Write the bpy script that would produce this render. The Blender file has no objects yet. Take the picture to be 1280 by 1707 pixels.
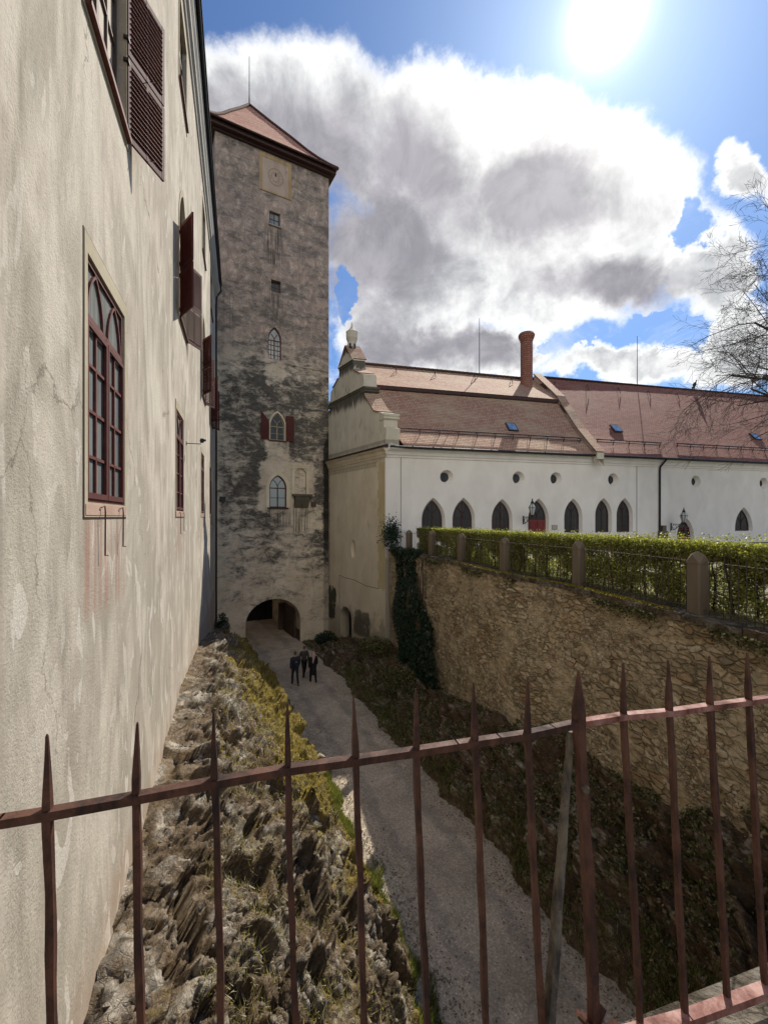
import bpy, math, random
import numpy as np
from mathutils import Vector, Matrix
from mathutils.geometry import tessellate_polygon
random.seed(7); rng = np.random.default_rng(7)
S = bpy.context.scene
R = math.radians
COL = S.collection

# ------------------------------------------------------------------ camera, sky, sun, exposure
F = 700.0                                    # focal length in pixels of a 1280 wide picture, eye at the origin, horizon at y = 862
cd = bpy.data.cameras.new('camera'); cam = bpy.data.objects.new('camera', cd); COL.objects.link(cam)
cam.rotation_euler = (R(90), 0, 0); cam.location = (0, 0, 0)
cd.sensor_fit = 'HORIZONTAL'; cd.sensor_width = 36; cd.lens = 36 * F / 1280; cd.shift_y = 8.5 / 1280
cd.clip_start = 0.05; cd.clip_end = 5000
S.camera = cam
S.render.resolution_x = 767; S.render.resolution_y = 1024
SUN_AZ, SUN_EL = math.atan2(370, 700), R(46.5)
sdir = Vector((math.sin(SUN_AZ) * math.cos(SUN_EL), math.cos(SUN_AZ) * math.cos(SUN_EL), math.sin(SUN_EL)))
sl = bpy.data.lights.new('sun', 'SUN'); so = bpy.data.objects.new('sun', sl); COL.objects.link(so)
sl.energy = 3.3; sl.angle = R(0.5); sl.color = (1, .93, .82)
so.rotation_euler = sdir.to_track_quat('Z', 'Y').to_euler(); so.location = (20, 40, 50)
S.view_settings.view_transform = 'Standard'; S.view_settings.look = 'None'
S.view_settings.exposure = 0.85; S.view_settings.gamma = 1.0
SKY_K = 0.072


# ------------------------------------------------------------------ node helper
class G:
    def __init__(s, nt): s.t = nt; s.n = nt.nodes; s.l = nt.links
    def node(s, ty, **kw):
        n = s.n.new(ty)
        for k, v in kw.items(): setattr(n, k, v)
        return n
    def set(s, sock, v):
        if isinstance(v, bpy.types.NodeSocket): s.l.new(v, sock)
        elif v is not None:
            if isinstance(v, (tuple, list)) and len(v) == 3 and sock.type == 'RGBA': v = (*v, 1)
            sock.default_value = v
    def math(s, op, a, b=None, c=None, clamp=False):
        n = s.node('ShaderNodeMath', operation=op, use_clamp=clamp); s.set(n.inputs[0], a); s.set(n.inputs[1], b)
        if c is not None: s.set(n.inputs[2], c)
        return n.outputs[0]
    def vmath(s, op, a, b=None):
        n = s.node('ShaderNodeVectorMath', operation=op); s.set(n.inputs[0], a); s.set(n.inputs[1], b)
        return n.outputs['Value'] if op in ('LENGTH', 'DOT_PRODUCT', 'DISTANCE') else n.outputs[0]
    def mapping(s, v, sc=(1, 1, 1), loc=(0, 0, 0), rot=(0, 0, 0)):
        n = s.node('ShaderNodeMapping'); s.set(n.inputs[0], v)
        n.inputs['Location'].default_value = loc; n.inputs['Scale'].default_value = sc; n.inputs['Rotation'].default_value = rot
        return n.outputs[0]
    def noise(s, v, scale=5, detail=6, rough=.55, dist=0, col=False):
        n = s.node('ShaderNodeTexNoise'); s.set(n.inputs['Vector'], v); n.inputs['Scale'].default_value = scale
        n.inputs['Detail'].default_value = detail; n.inputs['Roughness'].default_value = rough; n.inputs['Distortion'].default_value = dist
        return n.outputs['Color' if col else 'Fac']
    def voro(s, v, scale=5, feature='F1', out='Distance', rand=1):
        n = s.node('ShaderNodeTexVoronoi', feature=feature); s.set(n.inputs['Vector'], v)
        n.inputs['Scale'].default_value = scale; n.inputs['Randomness'].default_value = rand
        return n.outputs[out]
    def ramp(s, f, stops, interp='LINEAR'):
        n = s.node('ShaderNodeValToRGB'); s.set(n.inputs[0], f); cr = n.color_ramp; cr.interpolation = interp
        while len(cr.elements) < len(stops): cr.elements.new(.5)
        for e, (p, c) in zip(cr.elements, stops):
            e.position = p; e.color = (c, c, c, 1) if isinstance(c, (int, float)) else (*c, 1)
        return n.outputs[0]
    def smooth(s, f, a, b, lo=0., hi=1.):
        n = s.node('ShaderNodeMapRange', interpolation_type='SMOOTHSTEP'); s.set(n.inputs[0], f)
        n.inputs[1].default_value = a; n.inputs[2].default_value = b; n.inputs[3].default_value = lo; n.inputs[4].default_value = hi
        return n.outputs[0]
    def mix(s, f, a, b, bt='MIX'):
        n = s.node('ShaderNodeMix', data_type='RGBA', blend_type=bt); s.set(n.inputs[0], f); s.set(n.inputs[6], a); s.set(n.inputs[7], b)
        return n.outputs[2]
    def sep(s, v):
        n = s.node('ShaderNodeSeparateXYZ'); s.set(n.inputs[0], v); return n.outputs
    def comb(s, x, y, z):
        n = s.node('ShaderNodeCombineXYZ'); s.set(n.inputs[0], x); s.set(n.inputs[1], y); s.set(n.inputs[2], z); return n.outputs[0]
    def bump(s, h, strength=.5, dist=.02, nrm=None):
        n = s.node('ShaderNodeBump'); s.set(n.inputs['Height'], h); n.inputs['Strength'].default_value = strength
        n.inputs['Distance'].default_value = dist
        if nrm is not None: s.l.new(nrm, n.inputs['Normal'])
        return n.outputs[0]


# ------------------------------------------------------------------ world: daylight sky with cumulus clouds
W = bpy.data.worlds.new('World'); S.world = W; W.use_nodes = True
g = G(W.node_tree); g.n.clear()
tc = g.node('ShaderNodeTexCoord').outputs['Generated']
sky = g.node('ShaderNodeTexSky', sky_type='NISHITA', sun_disc=False, sun_elevation=SUN_EL, sun_rotation=SUN_AZ)
sky.air_density = 1.0; sky.dust_density = .6; sky.ozone_density = 2.0
xyz = g.sep(tc)
yy = g.math('MAXIMUM', g.math('ABSOLUTE', xyz[1]), .08)
uv = g.comb(g.math('DIVIDE', xyz[0], yy), g.math('DIVIDE', xyz[2], yy), 0)
warp = g.noise(tc, 7, 8, .6, col=True)
warp2 = g.vmath('MULTIPLY', g.vmath('SUBTRACT', warp, (.5, .5, .5)), (.30, .26, 0))
uvw = g.vmath('ADD', uv, warp2)
def ell(px, py, rx, ry, vec=None):
    sx, sy = F / rx, F / ry
    m = g.mapping(vec or uvw, (sx, sy, 1), (-(px - 640) / F * sx, -(862 - py) / F * sy, 0))
    return g.math('SUBTRACT', 1.0, g.vmath('LENGTH', m))
def many(lst, vec=None):
    o = None
    for e in lst:
        v = ell(*e, vec)
        o = v if o is None else g.math('SMOOTH_MAX', o, v, .12)
    return o
body = many([(400, 190, 150, 150), (510, 180, 170, 165), (690, 240, 190, 140), (860, 275, 210, 165), (1000, 330, 190, 165),
             (1090, 380, 115, 120), (930, 450, 260, 110), (720, 430, 230, 150), (660, 560, 130, 70), (780, 585, 150, 60),
             (1060, 612, 190, 40), (1250, 560, 90, 90), (1250, 290, 50, 50), (1190, 430, 60, 110)])
hole = many([(572, 490, 24, 55), (930, 572, 60, 22), (1125, 545, 75, 28), (1170, 375, 40, 50)])
fb = g.noise(tc, 5.5, 14, .66, .35)
fine = g.noise(tc, 20, 12, .7)
dens = g.math('ADD', body, g.math('MULTIPLY', g.math('SUBTRACT', fb, .5), .75))
dens = g.math('ADD', dens, g.math('MULTIPLY', g.math('SUBTRACT', fine, .5), .34))
dens = g.math('SUBTRACT', dens, g.math('MULTIPLY', g.math('MAXIMUM', hole, 0), 1.3))
back_fill = g.smooth(xyz[1], .05, -.35)
dens = g.math('ADD', dens, g.math('MULTIPLY', back_fill, .55))  # denser unseen cloud behind the camera, added to brighten walls facing it
alpha = g.smooth(dens, -.07, .30)
wisps = g.smooth(g.noise(g.mapping(tc, (3, 3, 6)), 2.2, 12, .66, .7), .48, .78, 0, .6)
alpha = g.math('MAXIMUM', alpha, g.math('MULTIPLY', wisps, g.smooth(xyz[2], .62, .30)))
core = many([(500, 270, 170, 150), (620, 400, 150, 130), (700, 290, 110, 110), (880, 340, 190, 110), (1020, 470, 130, 50), (680, 580, 120, 45), (800, 575, 70, 40), (420, 230, 100, 100), (560, 480, 60, 60)])
gr = g.math('ADD', core, g.math('MULTIPLY', g.math('SUBTRACT', g.noise(tc, 7, 12, .62, .3), .5), 1.5))
grey = g.smooth(gr, -.35, .60, 0, 1)
puff = g.smooth(g.noise(tc, 9, 12, .64, .5), .36, .64)
puff2 = g.smooth(g.noise(tc, 4.2, 12, .64, .4), .38, .60)
white = g.mix(puff, g.mix(puff2, (.25, .26, .28), (.40, .41, .42)), g.mix(puff2, (.40, .405, .415), (.62, .62, .615)))
edge = g.smooth(dens, .55, .08)
white = g.mix(g.math('MULTIPLY', edge, .8), white, (.74, .74, .73))
ccol = g.mix(grey, white, g.mix(puff, (.185, .18, .20), (.27, .26, .285)))
sd = g.vmath('DOT_PRODUCT', tc, tuple(sdir))
ccol = g.mix(back_fill, ccol, g.mix(puff, (1.0, .96, .89), (1.4, 1.34, 1.24)))     # unseen clouds behind the camera, added over-bright to lift the ambient light
near = g.smooth(sd, .93, .998, 0, .6)
ccol = g.mix(g.math('MULTIPLY', near, g.math('SUBTRACT', 1.0, g.math('MULTIPLY', grey, .8))), ccol, (1.0, .98, .94))
skc = g.mix(1.0, sky.outputs[0], (SKY_K * .50, SKY_K * .69, SKY_K * .93), 'MULTIPLY')
fincol = g.mix(alpha, skc, ccol)
# the bright air round the sun itself
gl = g.math('POWER', g.math('MAXIMUM', sd, 0), 120.0)
gl2 = g.math('POWER', g.math('MAXIMUM', sd, 0), 1500.0)
glow = g.math('ADD', g.math('MULTIPLY', gl, .025), g.math('ADD', g.math('MULTIPLY', gl2, 1.0), g.math('MULTIPLY', g.math('POWER', g.math('MAXIMUM', sd, 0), 420.0), .13)))
fincol = g.mix(1.0, fincol, g.comb(glow, g.math('MULTIPLY', glow, .98), g.math('MULTIPLY', glow, .94)), 'ADD')
below = g.smooth(xyz[2], -.02, -.12)
fincol = g.mix(below, fincol, (.12, .11, .09))
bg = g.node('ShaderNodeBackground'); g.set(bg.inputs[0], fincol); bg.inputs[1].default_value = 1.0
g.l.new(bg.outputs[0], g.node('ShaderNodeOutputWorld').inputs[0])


# ------------------------------------------------------------------ materials
def newmat(name):
    m = bpy.data.materials.new(name); m.use_nodes = True
    g = G(m.node_tree); b = g.n['Principled BSDF']; return m, g, b
def co(g, which='Object'): return g.node('ShaderNodeTexCoord').outputs[which]
def simple(name, col, rough=.7, metal=0, var=.25, scale=8, bump=0, spec=.4):
    m, g, b = newmat(name); c = co(g)
    n = g.noise(c, scale, 6, .6)
    dk = tuple(x * (1 - var) for x in col); lt = tuple(min(1, x * (1 + var)) for x in col)
    g.set(b.inputs['Base Color'], g.ramp(n, [(.3, dk), (.7, lt)])); b.inputs['Roughness'].default_value = rough
    b.inputs['Metallic'].default_value = metal; b.inputs['Specular IOR Level'].default_value = spec
    if bump: g.set(b.inputs['Normal'], g.bump(g.noise(c, scale * 4, 5, .6), .5, bump))
    return m

def rectmask(g, x, z, x0, x1, z0, z1, e=.15):
    a = g.math('MULTIPLY', g.smooth(x, x0 - e, x0), g.smooth(x, x1 + e, x1))
    c = g.math('MULTIPLY', g.smooth(z, z0 - e, z0), g.smooth(z, z1 + e, z1))
    return g.math('MULTIPLY', a, c)

def m_leftplaster():
    m, g, b = newmat('weathered_cream_plaster'); c = co(g); x, y, z = g.sep(c)
    st = g.noise(g.mapping(c, (1.6, 1, .42)), 1.5, 9, .62, .8)
    col = g.ramp(st, [(.28, (.27, .235, .185)), (.42, (.40, .355, .285)), (.56, (.51, .455, .37)), (.72, (.60, .545, .455))])
    pink = g.smooth(g.noise(g.mapping(c, (1.2, 1, .35), (5, 0, 3)), 1.1, 6, .6, .6), .50, .68)
    col = g.mix(g.math('MULTIPLY', pink, .55), col, (.46, .37, .31))
    bigv = g.noise(g.mapping(c, (.8, 1, .45), (3, 0, 7)), .55, 7, .62, 1.2)
    col = g.mix(g.smooth(bigv, .46, .60, 0, .62), col, (.34, .30, .235))
    col = g.mix(g.smooth(bigv, .48, .36, 0, .6), col, (.66, .60, .50))
    base_ = g.smooth(g.math('ADD', g.smooth(z, -3.6, -5.0), g.math('MULTIPLY', g.math('SUBTRACT', g.noise(c, 1.4, 8, .65), .5), 1.6)), .35, .9)
    col = g.mix(g.math('MULTIPLY', base_, .6), col, (.36, .26, .19))
    cw_ = g.vmath('ADD', c, g.vmath('MULTIPLY', g.vmath('SUBTRACT', g.noise(c, 1.4, 7, .65, col=True), (.5, .5, .5)), (.9, 0, .9)))
    ce = g.voro(g.mapping(cw_, (1, 0, .45)), .55, 'DISTANCE_TO_EDGE')
    ckk = g.math('MULTIPLY', g.smooth(ce, .006, .001), g.smooth(g.noise(c, .5, 3, .5), .50, .58))
    col = g.mix(g.math('MULTIPLY', ckk, .6), col, (.16, .13, .10))
    runs = g.smooth(g.noise(g.mapping(c, (5, 1, .55), (2, 0, 9)), 1.6, 8, .65, .5), .54, .72)
    col = g.mix(g.math('MULTIPLY', runs, .42), col, (.33, .32, .26))
    pt = g.smooth(g.noise(g.mapping(c, (2.6, 1, 1.1), (9, 0, 1), (0, .5, 0)), 1.3, 3, .45, 1.0), .60, .635)
    col = g.mix(g.math('MULTIPLY', g.math('MULTIPLY', pt, g.smooth(bigv, .40, .60)), .6), col, (.70, .65, .57))
    grit = g.noise(c, 42, 6, .7)
    col = g.mix(g.math('MULTIPLY', g.smooth(grit, .55, .68), .42), col, (.20, .175, .14))
    # rust that ran from the iron stays under the sills
    x, y, z = g.sep(c)
    for x0 in (4.3, 10.55, 17.7, 22.9):
        mk = g.math('MULTIPLY', rectmask(g, x, z, x0 + .15, x0 + 1.45, -.9, -.02, .25), g.smooth(g.noise(g.mapping(c, (9, 1, .5), (x0, 0, 0)), 1.2, 6, .6), .42, .66))
        col = g.mix(g.math('MULTIPLY', mk, .6), col, (.36, .17, .12))
    g.set(b.inputs['Base Color'], col); b.inputs['Roughness'].default_value = .92; b.inputs['Specular IOR Level'].default_value = .15
    h = g.math('ADD', g.math('MULTIPLY', g.noise(g.mapping(c, (1.3, 1, .7)), 3.0, 6, .55, .3), 1.1), g.math('MULTIPLY', grit, .9))
    h = g.math('ADD', h, g.math('MULTIPLY', pt, .12))
    h = g.math('ADD', h, g.math('MULTIPLY', g.noise(c, 16, 5, .6), .5))
    g.set(b.inputs['Normal'], g.bump(h, .6, .020)); return m

def m_tower(clean=(), under=()):
    m, g, b = newmat('stained_tower_plaster'); c = co(g); x, y, z = g.sep(c)
    up = g.smooth(z, 9.5, 13.5); upc = g.smooth(z, 15, 21)
    base = g.ramp(g.noise(g.mapping(c, (1, 1, .7)), .8, 8, .6, .4), [(.3, (.54, .445, .33)), (.7, (.78, .67, .52))])
    topc = g.ramp(g.noise(g.mapping(c, (1.4, 1, .8)), 1.6, 10, .68, .6), [(.32, (.25, .18, .145)), (.50, (.44, .33, .265)), (.66, (.66, .52, .42))])
    base = g.mix(up, base, topc)
    # torn horizontal flakes of black weathering
    w = g.vmath('ADD', c, g.vmath('MULTIPLY', g.vmath('SUBTRACT', g.noise(g.mapping(c, (.5, 1, 1)), .8, 4, .6, col=True), (.5, .5, .5)), (1.6, 0, 1.1)))
    n1 = g.noise(g.mapping(w, (.42, 1, 1.15)), 1.15, 14, .76, .3)
    n2_ = g.noise(g.mapping(w, (1, 1, 1.3), (2, 0, 4)), 2.3, 12, .74, .2)
    n1 = g.math('ADD', g.math('MULTIPLY', n1, .68), g.math('MULTIPLY', n2_, .34))
    big = g.noise(g.mapping(c, (.6, 1, .35), (3, 0, 5)), .45, 3, .5)
    zz = g.ramp(g.math('DIVIDE', g.math('ADD', z, 9.2), 36.0), [(.0, .10), (.14, .30), (.20, .62), (.30, .85), (.42, 1.0), (.50, .95), (.56, .62), (.62, .50), (.66, .78), (.74, .35), (.80, .5), (.97, .5), (1.0, .2)])
    xs = g.ramp(g.math('DIVIDE', x, 8.0), [(0, .2), (.06, .75), (.3, 1.0), (.62, .85), (.86, .9), (.95, 1.0)])
    th = g.math('MULTIPLY', g.math('MULTIPLY', zz, xs), g.math('ADD', .72, g.math('MULTIPLY', big, .56)))
    wx = g.math('ADD', x, g.math('MULTIPLY', g.math('SUBTRACT', g.noise(c, 1.6, 6, .65), .5), 1.3)); wz = g.math('ADD', z, g.math('MULTIPLY', g.math('SUBTRACT', g.noise(g.mapping(c, loc=(5, 5, 5)), 1.6, 6, .65), .5), 1.3))
    for (x0, x1, z0, z1) in clean: th = g.math('MULTIPLY', th, g.math('SUBTRACT', 1.0, g.math('MULTIPLY', rectmask(g, wx, wz, x0, x1, z0, z1, .35), .8)))
    k = g.math('ADD', g.math('SUBTRACT', n1, .568), g.math('MULTIPLY', th, .155))
    dark = g.smooth(k, .0, .10)
    soft = g.smooth(k, -.06, .04)
    col = g.mix(g.math('MULTIPLY', soft, .5), base, (.24, .22, .19))
    dcol = g.ramp(g.noise(g.mapping(c, (.6, 1, 1.5)), 5, 6, .7), [(.35, (.03, .028, .025)), (.62, (.13, .12, .105))])
    dcol = g.mix(upc, dcol, (.12, .095, .085))
    col = g.mix(g.math('MULTIPLY', dark, g.math('SUBTRACT', .92, g.math('MULTIPLY', up, .25))), col, dcol)
    # black run along the joint with the gabled wing, dark drips
    joint = g.math('MULTIPLY', g.smooth(x, 7.1, 7.95), g.smooth(z, 7.6, 5.0))
    jn = g.smooth(g.math('ADD', joint, g.math('MULTIPLY', g.math('SUBTRACT', g.noise(c, 1.5, 8, .65), .5), .9)), .42, .72)
    jn = g.math('MULTIPLY', jn, g.smooth(z, -6.0, -1.0, .35, 1))
    col = g.mix(g.math('MULTIPLY', jn, .9), col, (.02, .019, .016))
    for (sx0, sx1, sz0, sz1) in under:
        col = g.mix(g.math('MULTIPLY', g.math('MULTIPLY', rectmask(g, x, z, sx0, sx1, sz0, sz1, .3), g.smooth(g.noise(g.mapping(c, (7, 1, .25)), 1.5, 6, .6), .42, .62)), .8), col, (.05, .04, .034))
    drip = g.math('MULTIPLY', g.smooth(g.noise(g.mapping(c, (4.5, 1, .10), (1, 0, 2)), 1.6, 6, .6), .58, .70), g.smooth(z, 25.5, 20.0, .2, .65))
    col = g.mix(g.math('MULTIPLY', drip, .55), col, (.06, .05, .045))
    fine = g.noise(c, 14, 8, .72)
    col = g.mix(g.math('MULTIPLY', g.smooth(fine, .52, .62), g.math('ADD', .30, g.math('MULTIPLY', up, .32))), col, (.075, .058, .05))
    g.set(b.inputs['Base Color'], col); b.inputs['Roughness'].default_value = .95; b.inputs['Specular IOR Level'].default_value = .1
    h = g.math('ADD', g.math('MULTIPLY', n1, 2.0), g.math('MULTIPLY', fine, .35))
    h = g.math('ADD', h, g.math('MULTIPLY', dark, -.25))
    g.set(b.inputs['Normal'], g.bump(h, .8, .09)); return m

def m_plaster(name, c1, c2, grime=.0, gcol=(.10, .09, .07), zlo=-9, zhi=-5, topgr=None, bumpd=.02, spots=()):
    m, g, b = newmat(name); c = co(g); x, y, z = g.sep(c)
    col = g.ramp(g.noise(g.mapping(c, (1, 1, .55)), .9, 8, .6, .4), [(.3, c1), (.7, c2)])
    gn = g.noise(g.mapping(c, (1.8, 1, .45)), 1.4, 10, .68, .5)
    k = g.smooth(gn, .60 - .08 * grime, .74)
    col = g.mix(g.math('MULTIPLY', k, grime), col, gcol)
    lo = g.smooth(g.math('ADD', g.smooth(z, zhi, zlo), g.math('MULTIPLY', g.math('SUBTRACT', g.noise(c, 1.1, 8, .65), .5), 1.4)), .45, .8)
    col = g.mix(g.math('MULTIPLY', lo, .5), col, (.13, .105, .075))
    if topgr:
        for (zt, dz, s) in topgr:
            band = g.math('MULTIPLY', g.smooth(z, zt - dz, zt), g.smooth(z, zt + .1, zt + .02))
            rn = g.smooth(g.math('ADD', band, g.math('MULTIPLY', g.math('SUBTRACT', g.noise(g.mapping(c, (4, 1, .4)), 1.5, 7, .65), .5), 1.5)), .5, .85)
            col = g.mix(g.math('MULTIPLY', rn, s), col, (.05, .045, .035))
    for (x0, x1, z0, z1, s_) in spots:
        mk = g.smooth(g.math('ADD', rectmask(g, x, z, x0, x1, z0, z1, .9), g.math('MULTIPLY', g.math('SUBTRACT', g.noise(c, 1.3, 9, .7), .5), 1.6)), .62, .95)
        col = g.mix(g.math('MULTIPLY', mk, s_), col, (.045, .045, .032))
    g.set(b.inputs['Base Color'], col); b.inputs['Roughness'].default_value = .9; b.inputs['Specular IOR Level'].default_value = .15
    g.set(b.inputs['Normal'], g.bump(g.noise(c, 7, 9, .65), .6, bumpd)); return m

def m_tiles(name, c1, c2, c3, lich=.4, uvs=1.0):
    m, g, b = newmat(name); u = co(g, 'UV')
    br = g.node('ShaderNodeTexBrick'); g.set(br.inputs['Vector'], u); br.offset = .5
    br.inputs['Color1'].default_value = (*c1, 1); br.inputs['Color2'].default_value = (*c2, 1); br.inputs['Mortar'].default_value = (c1[0] * .25, c1[1] * .25, c1[2] * .25, 1)
    br.inputs['Scale'].default_value = uvs; br.inputs['Mortar Size'].default_value = .012; br.inputs['Mortar Smooth'].default_value = .4
    br.inputs['Brick Width'].default_value = .19; br.inputs['Row Height'].default_value = .165; br.inputs['Bias'].default_value = -.1
    big = g.noise(g.mapping(u, (.35, .9, 1)), .9, 8, .65, .3)
    col = g.mix(g.smooth(big, .42, .68, 0, lich), br.outputs['Color'], c3)
    x, y, z = g.sep(u)
    row = g.math('FRACT', g.math('DIVIDE', y, .165))
    colf = g.math('ABSOLUTE', g.math('SUBTRACT', g.math('FRACT', g.math('ADD', g.math('DIVIDE', x, .19), g.math('MULTIPLY', g.math('MODULO', g.math('FLOOR', g.math('DIVIDE', y, .165)), 2.0), .5))), .5))
    row2 = g.math('SUBTRACT', row, g.math('MULTIPLY', g.math('POWER', colf, 2.0), .9))
    g.set(b.inputs['Base Color'], g.mix(g.smooth(row2, .07, -.05, 0, .75), col, tuple(v * .2 for v in c1)))
    h = g.math('SUBTRACT', g.math('MULTIPLY', g.smooth(row2, -.05, .06), .9), g.math('MULTIPLY', row, .9))
    h = g.math('ADD', h, g.math('MULTIPLY', g.noise(u, 5, 4, .6), .8))
    b.inputs['Roughness'].default_value = .82; b.inputs['Specular IOR Level'].default_value = .22
    g.set(b.inputs['Normal'], g.bump(h, 1.0, .03)); return m

def m_stone(name):
    m, g, b = newmat(name); c = co(g, 'UV')
    w = g.vmath('ADD', c, g.vmath('MULTIPLY', g.vmath('SUBTRACT', g.noise(c, 2.2, 5, .6, col=True), (.5, .5, .5)), (.22, .22, .0)))
    v = g.mapping(w, (1, 2.2, 1), rot=(0, 0, .06))
    big = g.smooth(g.noise(c, .55, 3, .5), .45, .6)
    e1 = g.voro(v, 3.4, 'DISTANCE_TO_EDGE'); cc = g.voro(v, 3.4, 'F1', 'Color')
    e2 = g.voro(v, 7.0, 'DISTANCE_TO_EDGE'); cc2 = g.voro(v, 7.0, 'F1', 'Color')
    cr = g.sep(g.mix(big, cc, cc2)); e = g.math('ADD', g.math('MULTIPLY', e1, g.math('SUBTRACT', 1.0, big)), g.math('MULTIPLY', g.math('MULTIPLY', e2, 1.6), big))
    stone = g.ramp(cr[0], [(.05, (.30, .235, .16)), (.35, (.45, .36, .24)), (.6, (.57, .465, .32)), (.8, (.58, .495, .37)), (.95, (.40, .27, .17))])
    stone = g.mix(g.smooth(cr[1], .7, .95, 0, .6), stone, (.12, .115, .10))
    fn = g.noise(c, 9, 8, .7)
    stone = g.mix(g.smooth(fn, .45, .62, 0, .6), stone, (.13, .095, .055))
    mort = g.smooth(e, .015, .055)
    mcol = g.ramp(g.noise(c, 3, 6, .6), [(.35, (.28, .22, .14)), (.65, (.52, .42, .28))])
    col = g.mix(mort, mcol, stone)
    deep = g.math('MULTIPLY', g.smooth(e, .03, .008), g.smooth(g.noise(c, 1.3, 5, .6), .48, .62))
    col = g.mix(g.math('MULTIPLY', deep, .9), col, (.03, .025, .018))
    pl = g.smooth(g.noise(g.mapping(c, (1, 1, 1), (4, 2, 0)), .8, 8, .62), .47, .60)
    col = g.mix(g.math('MULTIPLY', pl, .72), col, g.ramp(g.noise(c, 7, 8, .7), [(.35, (.44, .355, .24)), (.65, (.66, .55, .39))]))
    yl = g.smooth(g.noise(c, .5, 6, .6), .5, .7, 0, .35); col = g.mix(yl, col, (.40, .29, .16))
    g.set(b.inputs['Base Color'], col); b.inputs['Roughness'].default_value = .95; b.inputs['Specular IOR Level'].default_value = .1
    h = g.math('ADD', g.math('MULTIPLY', g.smooth(e, 0, .10), g.math('SUBTRACT', 1.0, g.math('MULTIPLY', pl, .7))), g.math('MULTIPLY', fn, .6))
    h = g.math('ADD', h, g.math('MULTIPLY', cr[2], .5))
    g.set(b.inputs['Normal'], g.bump(h, 1.0, .07)); return m

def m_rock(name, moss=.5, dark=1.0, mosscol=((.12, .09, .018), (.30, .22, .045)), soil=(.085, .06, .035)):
    m, g, b = newmat(name); c = co(g)
    n = g.noise(g.mapping(c, (1, 1, 1.35), rot=(.5, .4, 0)), 2.6, 12, .7, .25)
    col = g.ramp(n, [(.32, (.10, .088, .072)), (.44, (.23, .205, .165)), (.56, (.42, .375, .305)), (.72, (.66, .60, .50))])
    col = g.mix(g.smooth(g.noise(c, 1.6, 9, .66, .5), .42, .56, 0, .78), col, (.17, .115, .065))
    col = g.mix(g.smooth(g.noise(g.mapping(c, (1, 1, 1), (7, 3, 1)), 5, 9, .7, .3), .48, .60, 0, .7), col, (.055, .042, .028))
    w2 = g.vmath('ADD', c, g.vmath('MULTIPLY', g.vmath('SUBTRACT', g.noise(c, 3, 5, .6, col=True), (.5, .5, .5)), (.25, .25, .25)))
    at = g.node('ShaderNodeAttribute', attribute_name='crack').outputs['Fac']
    ma = g.node('ShaderNodeAttribute', attribute_name='moss').outputs['Fac']
    nz = g.sep(g.node('ShaderNodeNewGeometry').outputs['Normal'])[2]
    gr = g.noise(c, 30, 6, .7)
    so = g.smooth(g.math('ADD', at, g.math('MULTIPLY', g.math('SUBTRACT', gr, .5), .5)), .30, .62)
    scol = g.mix(g.smooth(g.noise(c, 6, 6, .6), .4, .6), soil, tuple(v * 1.9 for v in soil))
    col = g.mix(g.math('MULTIPLY', so, .85), col, scol)
    mk = g.math('ADD', g.math('ADD', g.math('MULTIPLY', ma, 1.0), g.math('MULTIPLY', nz, .25)), g.math('MULTIPLY', g.math('SUBTRACT', g.noise(c, .9, 10, .66, .4), .5), 3.2))
    mk = g.smooth(mk, .40 + .3 * (1 - moss), .70 + .3 * (1 - moss))
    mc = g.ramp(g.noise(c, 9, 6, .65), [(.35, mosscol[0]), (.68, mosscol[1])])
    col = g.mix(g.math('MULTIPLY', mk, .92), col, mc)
    cl_ = g.voro(g.mapping(c, (1, 1, 1.3), rot=(.6, .35, .2)), 4.5, 'DISTANCE_TO_EDGE'); ck = g.math('MULTIPLY', g.smooth(cl_, .035, .004), g.smooth(g.noise(c, 1.9, 5, .6), .44, .54)); cl2 = g.voro(g.mapping(w2, (1, .5, 1.6), rot=(.3, .2, .9)), 11, 'DISTANCE_TO_EDGE'); ck = g.math('MAXIMUM', ck, g.math('MULTIPLY', g.smooth(cl2, .05, .005), g.smooth(g.noise(c, 2.7, 6, .65), .46, .56))); col = g.mix(g.math('MULTIPLY', ck, .8), col, (.05, .04, .03))
    spk = g.smooth(gr, .62, .70); col = g.mix(g.math('MULTIPLY', spk, .25), col, (.6, .57, .5))
    col = g.mix(1.0, col, (dark, dark, dark), 'MULTIPLY')
    g.set(b.inputs['Base Color'], col); b.inputs['Roughness'].default_value = .93; b.inputs['Specular IOR Level'].default_value = .15
    cr = g.voro(g.mapping(c, (1, 1, 2.0), rot=(.6, .35, .2)), 7, 'DISTANCE_TO_EDGE')
    h = g.math('ADD', g.math('MULTIPLY', n, 1.9), g.math('MULTIPLY', g.smooth(cr, 0, .05), .12))
    h = g.math('ADD', h, g.math('MULTIPLY', gr, .5))
    g.set(b.inputs['Normal'], g.bump(h, 1.0, .05)); return m

def m_ground(name, c1, c2, c3=None, sc=3, bd=.02):
    m, g, b = newmat(name); c = co(g)
    col = g.ramp(g.noise(c, .9, 8, .62, .3), [(.3, c1), (.7, c2)])
    gv = g.voro(c, 38, 'F1', 'Color'); gx = g.sep(gv)[0]
    col = g.mix(.5, col, g.mix(1.0, col, g.ramp(gx, [(0, .35), (1, 1.65)]), 'MULTIPLY'))
    if c3: col = g.mix(g.smooth(g.noise(c, sc, 9, .68), .5, .6), col, c3)
    g.set(b.inputs['Base Color'], col); b.inputs['Roughness'].default_value = .95; b.inputs['Specular IOR Level'].default_value = .1
    h = g.math('ADD', g.noise(c, 30, 6, .7), g.math('MULTIPLY', g.noise(c, 2, 4, .6), 1.5))
    g.set(b.inputs['Normal'], g.bump(h, .8, bd)); return m

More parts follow.
